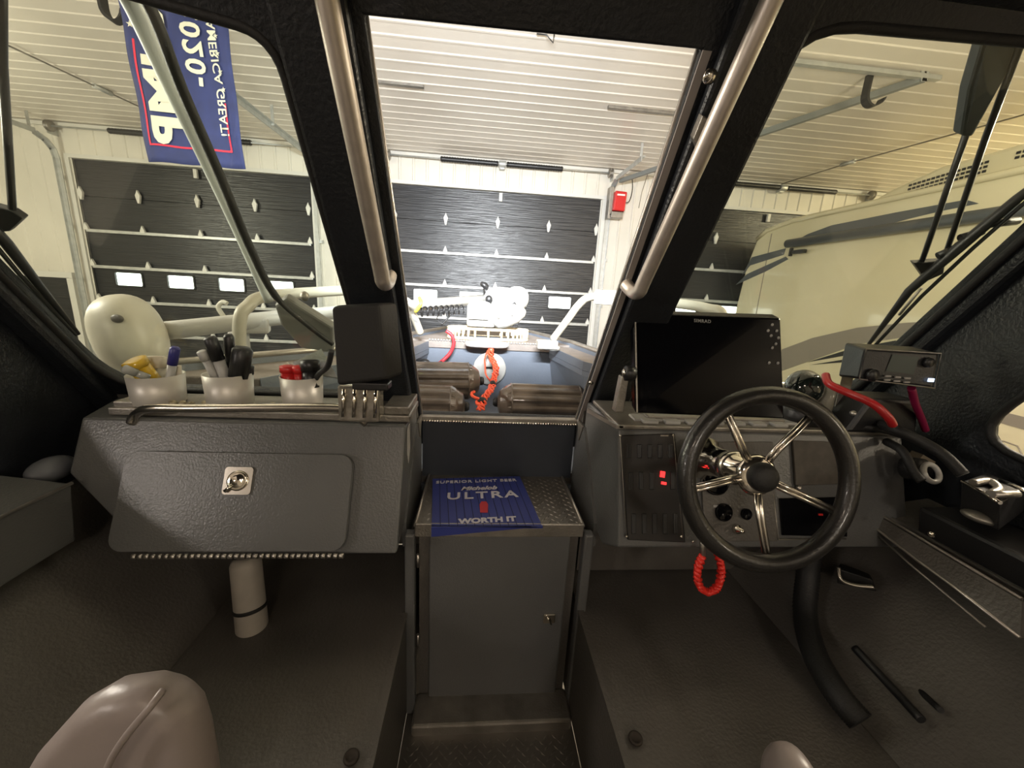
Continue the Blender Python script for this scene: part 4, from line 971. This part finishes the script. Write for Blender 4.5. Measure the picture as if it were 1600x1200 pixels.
for i, (a, b) in enumerate(((.935, .93), (.905, .87), (.965, .87), (.925, .82), (.955, .74), (.975, .80), (.93, .70), (.905, .55), (.965, .55))):
    m = MB(); m.lathe(mon(a, b, .0015), (0, -1, 0), [(0, .0045), (.001, .004), (.0012, .001)], 12); m.build('button', txtd, t)
kn = onY(976, 583, 1.03); m = MB(); m.lathe(kn+V((.028, 0, 0)), (-1, 0, 0), [(0, .018), (.014, .021), (.026, .021), (.030, .012)], 20); k = m.build('tilt_knob', blk, t)
m = MB(); m.lathe(kn+V((-.002, 0, 0)), (-1, 0, 0), [(0, .012), (.003, .011), (.004, .001)], 16); m.build('knob_cap', steel, k)
m = MB(); q = onY(967, 638, 1.03); m.hexa([q+V((-.01, 0, -.012)), q+V((.016, 0, -.012)), q+V((.016, .03, -.012)), q+V((-.01, .03, -.012))], [kn+V((-.006, 0, -.01)), kn+V((.014, 0, -.01)), kn+V((.014, .03, -.01)), kn+V((-.006, .03, -.01))]); m.build('bracket_arm', alud, t, .003)
m = MB(); m.box((.70, 1.07, 1.966), (.42, .06, .012)); m.build('bracket_base', alud, t, .003)
# ---- dome compass
t = thing('dome_compass', onY(1262, 640, 1.08), 'glossy black dome compass between the big screen and the radio', 'compass')
c = onY(1256, 606, 1.08)
m = MB(); m.ball(c, (.052, .05, .055)); m.build('dome', mat('smoked_dome', (.012, .018, .016), .05, coat=1), t)
m = MB(); m.lathe((c.x+.012, c.y, 1.957), (0, 0, 1), [(0, .058), (.02, .058), (.035, .056), (.05, .05)], 28); m.build('base', blk, t)
# ---- marine radio
t = thing('marine_radio', onY(1380, 640, 1.0), 'black marine radio with a grey display on a bracket by the right window', 'radio')
a = onY(1352, 545, .93); b = onY(1468, 552, .90); c = onY(1458, 606, .89); d_ = onY(1341, 592, .92)
a2 = onY(1320, 535, 1.02); d2_ = onY(1309, 588, 1.01); bw = (b-a)
m = MB(); m.hexa([d_, c, d2_+(c-d_), d2_], [a, b, a2+bw, a2]); m.build('housing', blk, t, .006)
def rd(u_, v_, off=.002): p = d_.lerp(c, u_).lerp(a.lerp(b, u_), v_); return p+V((0, -off, 0))
m = MB(); m.add([rd(.33, .35), rd(.70, .33), rd(.73, .86), rd(.37, .88)], [(0, 1, 2, 3)]); m.build('display', mat('grey_lcd', (.05, .065, .06), .25), t)
m = MB(); m.tube([rd(0, 0, .003), rd(1, 0, .003), rd(1, 1, .003), rd(0, 1, .003)], .0022, 6, closed=True); m.build('bezel', alud, t)
for i in range(3):
    for j in range(2): m = MB(); m.box(rd(.36+.13*i, .20-.12*j, .004), (.016, .003, .004)); m.build('key', txtd, t)
m = MB(); m.lathe(rd(.14, .18), (0, -1, 0), [(0, .016), (.010, .015), (.012, .001)], 20); m.build('volume_knob', blk, t)
m = MB(); m.lathe(rd(.85, .72), (0, -1, 0), [(0, .013), (.008, .012), (.010, .001)], 20); m.build('tuning_knob', blk, t)
m = MB(); m.box(rd(.93, .22, .004), (.014, .004, .009)); m.build('lit_key', mat('white_lit_key', (.5, .6, .8), .3, emit=(.6, .75, 1), estr=1.6), t)['label'] = 'small key lit white'
m = MB(); m.hexa([onY(1300, 652, 1.06), onY(1318, 656, 1.06), onY(1318, 656, 1.09), onY(1300, 652, 1.09)], [onY(1322, 560, 1.06), onY(1340, 562, 1.06), onY(1340, 562, 1.09), onY(1322, 560, 1.09)]); m.build('bracket', alud, t, .003)
m = MB(); m.hexa([V((1.05, .98, 1.957)), V((1.27, .98, 1.957)), V((1.27, 1.08, 1.957)), V((1.05, 1.08, 1.957))], [V((1.10, .98, 2.06)), V((1.25, .98, 2.06)), V((1.25, 1.08, 2.06)), V((1.10, 1.08, 2.06))]); m.build('pedestal', blk, t, .01)
m = MB(); m.ball(onY(1334, 646, 1.0), (.010, .01, .008)); m.build('bracket_screw', alu, t)
# clear bottle / tube left of the radio
t = thing('clear_tube', onY(1290, 655, 1.05), 'clear plastic tube standing between compass and radio', 'tube')
m = MB(); m.tube([onY(1284, 650, 1.06), onY(1300, 598, 1.06)], [.022, .018], 14); m.build('tube_wall', mat('clear_grey', (.28, .27, .22), .1, coat=.5), t)
m = MB(); m.lathe(onY(1282, 652, 1.06), (0, 0, 1), [(0, .028), (.008, .028), (.012, .02)], 18); m.build('base_ring', alu, t)
# red cords
rdm = mat('red_strap', (.42, .012, .015), .35, coat=.3)
m = MB(); m.tube(smooth_path([onY(1290, 586, 1.0), onY(1296, 600, .97), onY(1325, 614, .93), onY(1362, 630, .88), onY(1386, 650, .86), onY(1395, 664, .86)], 6), .010, 12); tag(m.build('red_strap', rdm), 'glossy red strap looping in front of the radio bracket', 'strap')
m = MB(); m.tube(smooth_path([onY(1424, 606, .93), onY(1430, 630, .95), onY(1440, 655, .97), onY(1446, 672, .98)], 5), [.009]*16, 10); tag(m.build('magenta_strap', mat('magenta_strap', (.22, .005, .05), .5)), 'dark magenta strap hanging below the radio', 'strap')
# dark hoses running aft from the console along the side
for i, (P, r, lab) in enumerate((([(1370, 660, 1.0), (1400, 672, .92), (1440, 690, .88), (1475, 712, .84), (1505, 742, .80)], .014, 'thick dark hose from the console along the right cabin side'),
                           ([(1385, 690, .98), (1410, 705, .92), (1428, 738, .88), (1440, 752, .86)], .011, 'short dark hose dropping beside the ring fitting'),
                           ([(1330, 664, 1.0), (1380, 672, .97), (1440, 690, .95)], .009, 'thin dark hose lying on the right console top'))):
    m = MB(); m.tube(smooth_path([onY(*q) for q in P], 6), r, 12); tag(m.build('hose', rub), lab, 'hose')
# throttle control
t = thing('throttle_control', onY(1500, 800, .80), 'dark throttle control box with bright metal edges below the side window', 'throttle')
q = onY(1500, 772, .80)
m = MB(); m.hexa([onY(1500, 800, .80), onY(1560, 830, .70), onY(1600, 800, .76), onY(1540, 775, .86)], [onY(1502, 752, .80), onY(1562, 786, .70), onY(1602, 762, .76), onY(1542, 738, .86)]); m.build('box', blk, t, .004)
m = MB(); m.tube([onY(1503, 752, .80), onY(1540, 772, .74), onY(1563, 786, .70)], .004, 8); m.build('metal_edge', chrome, t); m = MB(); m.tube([onY(1562, 750, .80), onY(1590, 762, .76), onY(1640, 790, .7)], .004, 8); m.build('metal_edge', chrome, t)
m = MB(); m.tube(smooth_path([onY(1520, 755, .78), onY(1545, 752, .78), onY(1560, 764, .75), onY(1548, 772, .73)], 5), .009, 10); m.tube([onY(1550, 772, .72), onY(1590, 772, .72)], .008, 10); m.build('lever', alu, t)
m = MB(); ctr = onY(1455, 739, .88); ring = [ctr+V((.022*math.cos(a), .012*math.sin(a), .020*math.sin(a))) for a in [2*math.pi*k/24 for k in range(24)]]
m.tube(ring, .007, 8, closed=True); tag(m.build('ring_fitting', whp), 'small pale ring fitting on the right side shelf', 'ring')
m = MB(); m.lathe(ctr+V((0, .02, -.0)), (0, .9, -.3), [(0, .03), (.04, .032), (.05, .02)], 20); tag(m.build('cup_socket', blk), 'black socket behind the pale ring fitting', 'socket')
m = MB(); m.box(onY(1436, 722, .93), (.05, .03, .04), rotm('Y', 25)); tag(m.build('tan_block', mat('tan_foam', (.16, .13, .09), .8)), 'tan block beside the ring fitting on the right', 'block')
m = MB(); m.ball(onY(1530, 808, .74), (.035, .03, .012), rotm('Y', 10)); tag(m.build('oval_cleat', alud), 'dull metal cleat under the throttle control', 'cleat')
m = MB(); m.ball(onY(1456, 835, .76), (.010, .006, .007), rotm('Y', 30)); tag(m.build('bright_screw', chrome), 'shiny screw head on the right shelf face', 'screw')
# black bin under the throttle
m = MB(); m.hexa([(1.22, .30, 1.66), (1.37, .30, 1.66), (1.37, .86, 1.66), (1.22, .86, 1.66)], [(1.21, .30, 1.79), (1.37, .30, 1.79), (1.37, .88, 1.79), (1.21, .88, 1.79)])
tag(m.build('side_tray', blk, None, .01), 'black tray on the right side shelf behind the wheel', 'tray')

# ---- kill switch lanyard
P = []
pts = smooth_path([onY(1098, 868, .86), onY(1090, 890, .85), onY(1093, 915, .85), onY(1107, 925, .85), onY(1122, 915, .85), onY(1127, 890, .85), onY(1122, 866, .86)], 16)
n = len(pts); path = []
for i, p in enumerate(pts):
    a = i*1.5; path.append(p+V((.0055*math.cos(a), .0055*math.sin(a), .002*math.sin(a))))
t = thing('kill_switch_lanyard', pts[0], 'bright red coiled lanyard hanging under the helm console', 'lanyard')
m = MB(); m.tube(path, .0068, 7); m.build('coil', mat('bright_red_cord', (.75, .03, .02), .35), t)
m = MB(); m.tube([pts[0], pts[0]+V((0, .02, .05))], .007, 10); m.build('clip', alud, t)
# ---- big black hose under the helm
t = thing('corrugated_hose', onY(1330, 1130, .62), 'thick black hose curving down under the helm console', 'hose')
P = smooth_path([onY(1268, 850, 1.0), onY(1262, 900, .98), onY(1258, 960, .92), onY(1272, 1020, .82), onY(1305, 1080, .72), onY(1345, 1128, .66)], 22)
m = MB(); m.tube(P, [.030+(.0022 if i % 2 else 0) for i in range(len(P))], 16); m.build('hose_wall', rub, t)
m = MB(); m.tube(smooth_path([onY(1335, 1012, .80), onY(1380, 1060, .72), onY(1440, 1125, .62)], 6), .010, 10); tag(m.build('dark_rod', blk), 'thin dark rod lying on the right platform beside the hose', 'rod')
m = MB(); m.tube(smooth_path([onY(1396, 1010, .78), onY(1420, 1060, .72), onY(1470, 1110, .62)], 6), .007, 10); tag(m.build('dark_cable', rub), 'dark cable lying right of the thin rod', 'cable')
m = MB(); m.tube(smooth_path([onY(1310, 886, .92), onY(1314, 905, .9), onY(1335, 914, .88), onY(1366, 917, .86)], 6), .006, 10)
t = thing('foot_pedal', onY(1340, 930, .9), 'black pedal with a bright curved edge under the helm', 'pedal'); m.build('metal_edge', steel, t)
m = MB(); m.hexa([onY(1308, 912, .92), onY(1370, 925, .88), onY(1360, 905, 1.0), onY(1312, 895, 1.02)], [onY(1308, 888, .92), onY(1364, 906, .88), onY(1356, 892, 1.0), onY(1312, 880, 1.02)]); m.build('pad', rub, t, .004)
# drain covers
for px, py, s in ((993, 1154, 1), (549, 1183, 1)):
    q = onZ(px, py, 1.307); m = MB(); m.lathe(q+V((0, 0, -.002)), (0, 0, 1), [(0, .016), (.005, .016), (.006, .012), (.003, .010), (.003, .001)], 20)
    tag(m.build('floor_plug', mat('brown_rubber', (.018, .012, .007), .7)), 'dark round plug in the %s platform floor' % ('right' if px > 700 else 'left'), 'plug', 'dark floor plugs')

# ================================================================== LEFT SIDE SMALL THINGS
# extinguisher-like white bottle under the left console
t = thing('white_cylinder', onY(400, 1028, 1.0), 'white cylinder with a black strap hanging under the left console', 'cylinder')
a = onY(383, 870, 1.06); b = onY(398, 1020, 1.0); d = (b-a).normalized(); L = (b-a).length
m = MB(); m.lathe(a, d, [(0, .02), (.005, .035), (.02, .0405), (L-.035, .042), (L-.015, .034), (L, .015)], 28); m.build('bottle', mat('off_white_enamel', (.42, .39, .35), .45, noise=.08, nscale=20), t)
m = MB(); m.lathe(a+d*(L*.50), d, [(0, .042), (.001, .0435), (.010, .0435), (.011, .042)], 28); m.build('strap', rub, t)
# grey oval pad on the left shelf
q = onX(80, 733, -1.13)
m = MB(); m.ball((q.x, q.y, q.z), (.035, .06, .03), rotm('Y', 35)); tag(m.build('oval_pad', mat('blue_grey_vinyl', (.10, .105, .12), .5)), 'small blue-grey oval pad at the left end of the console', 'pad')
# seat back tops at the lower edge
vin = mat('pinkish_grey_vinyl', (.27, .23, .215), .36, noise=.06, nscale=8, bump=.05, bscale=90)
t = thing('seat', (-.47, .38, 1.30), 'pinkish grey vinyl seat top at the lower left corner', 'seat')
Y0 = .42
ol = [(-40, 1420), (20, 1250), (70, 1165), (130, 1098), (175, 1072), (235, 1064), (285, 1076), (312, 1105), (325, 1145), (335, 1200), (345, 1300), (350, 1420)]
P = [onY(a, b, Y0) for a, b in ol]
me_ = MB(); me_.prism([p+V((0, -.03, 0)) for p in P], (0, .06, 0)); o = me_.build('cushion', vin, t, .028, 6)
for p in o.data.polygons: p.use_smooth = True
m = MB(); m.tube(smooth_path([onY(255, 1078, Y0-.035), onY(232, 1108, Y0-.05), onY(190, 1160, Y0-.052), onY(165, 1210, Y0-.05), onY(150, 1300, Y0-.05)], 5), .004, 8); m.build('piping', vin, t)
m = MB(); m.tube([(-.47, .40, 1.30), (-.47, .40, 1.50)], .03, 14); m.build('pedestal', alud, t)
t = thing('seat', (.26, .42, 1.30), 'pale vinyl seat corner just showing at the lower edge, right of centre', 'seat')
q = onY(1240, 1200, .46)
t.location = (q.x, .46, 1.30)
m = MB(); m.ball((q.x, .46, q.z-.03), (.035, .045, .055), sq=.8); m.build('cushion', vin, t)
m = MB(); m.tube([(q.x, .46, 1.30), (q.x, .46, q.z-.05)], .018, 12); m.build('pedestal', alud, t)

# ================================================================== WIPERS (outside the glass)
def W_(px, py, off): return onW(px, py, off)
t = thing('windshield_wiper', W_(1450, 420, .05), 'black windshield wiper with twin arms on the right pane', 'wiper', 'windshield wipers outside the panes')
m = MB(); P = [W_(1545, 40, .06), W_(1600, 45, .06), W_(1575, 115, .06), W_(1520, 215, .05), W_(1503, 212, .05), W_(1515, 140, .06)]
m.prism(P, WN*.03); m.build('motor_cover', mat('dark_green_black', (.018, .022, .020), .5), t, .006)
m = MB(); m.tube([W_(1511, 205, .06), W_(1438, 416, .06)], .0065, 8); m.build('arm', blk, t)
m = MB(); m.tube([W_(1600, 55, .06), W_(1540, 215, .06), W_(1476, 402, .06)], .0065, 8); m.build('arm', blk, t)
m = MB(); m.prism([W_(1428, 412, .05), W_(1478, 408, .05), W_(1475, 428, .05), W_(1448, 440, .05)], WN*.02); m.build('pivot_head', blk, t, .003)
m = MB(); m.tube([W_(1352, 545, .035), W_(1420, 455, .035), W_(1500, 385, .035), W_(1590, 310, .035), W_(1680, 240, .035)], [.005, .011, .014, .011, .006], 8); m.build('blade_carrier', blk, t)
m = MB(); m.tube([W_(1365, 542, .022), W_(1440, 463, .022), W_(1520, 388, .022), W_(1620, 300, .022), W_(1690, 240, .022)], .005, 6); m.build('rubber', rub, t)
for a, b in (((1465, 400), (1500, 385)), ((1545, 350), (1590, 345)), ((1500, 372), (1535, 362))):
    m = MB(); m.tube([W_(*a, .045), W_(*b, .045)], .010, 8); m.build('yoke', blk, t)
m = MB(); m.tube([W_(1440, 450, .048), W_(1405, 492, .045)], .004, 6); m.build('metal_clip', alud, t)
t = thing('windshield_wiper', W_(20, 345, .05), 'black windshield wiper at the far left edge of the left pane', 'wiper', 'windshield wipers outside the panes')
m = MB(); m.tube([W_(2, -60, .06), W_(4, 100, .06), W_(20, 335, .06)], .007, 8); m.build('arm', blk, t)
m = MB(); m.prism([W_(-20, 320, .05), W_(18, 330, .05), W_(36, 342, .05), W_(14, 362, .05), W_(-20, 365, .05)], WN*.02); m.build('pivot_head', blk, t, .003)
m = MB(); m.tube([W_(-60, 300, .035), W_(10, 380, .035), W_(60, 445, .035), W_(122, 522, .035)], [.010, .012, .010, .006], 8); m.build('blade_carrier', blk, t)
m = MB(); m.tube([W_(-60, 320, .022), W_(30, 428, .022), W_(118, 524, .022)], .005, 6); m.build('rubber', rub, t)
m = MB(); m.tube([W_(10, 372, .05), W_(52, 432, .05)], .003, 6); m.build('metal_clip', alu, t)
# pale wiper that crosses the left pane
t = thing('windshield_wiper', W_(520, 545, .05), 'long pale wiper crossing the left pane from top to the pillar', 'wiper', 'windshield wipers outside the panes')
pa = mat('pale_blue_metal', (.80, .86, .90), .35, .0, noise=.15, nscale=9)
P = smooth_path([W_(170, -50, .05), W_(206, 0, .05), W_(262, 120, .05), W_(325, 255, .05), (W_(375, 365, .05)), W_(420, 470, .05)], 5)
m = MB()
N = len(P)
m.tube(P, [.019-.007*i/(N-1) for i in range(N)], 14)
m.build('arm', pa, t)
m = MB(); m.tube(smooth_path([W_(200, -50, .022), W_(243, 30, .022), W_(285, 140, .022), W_(342, 270, .022), W_(390, 385, .022), W_(430, 462, .022), W_(480, 508, .022), W_(520, 538, .022)], 5), [.0095]*26+[.007]*10, 8); m.build('rubber', rub, t)
m = MB(); m.prism([W_(428, 478, .05), W_(446, 466, .05), W_(520, 512, .05), W_(520, 552, .05), W_(470, 545, .05), W_(438, 508, .05)], WN*.03); m.build('motor_cover', mat('grey_wiper_cover', (.20, .20, .19), .55), t, .008)
m = MB(); m.ball(W_(476, 463, .06), (.012, .012, .014)); m.build('pivot_bolt', alud, t)
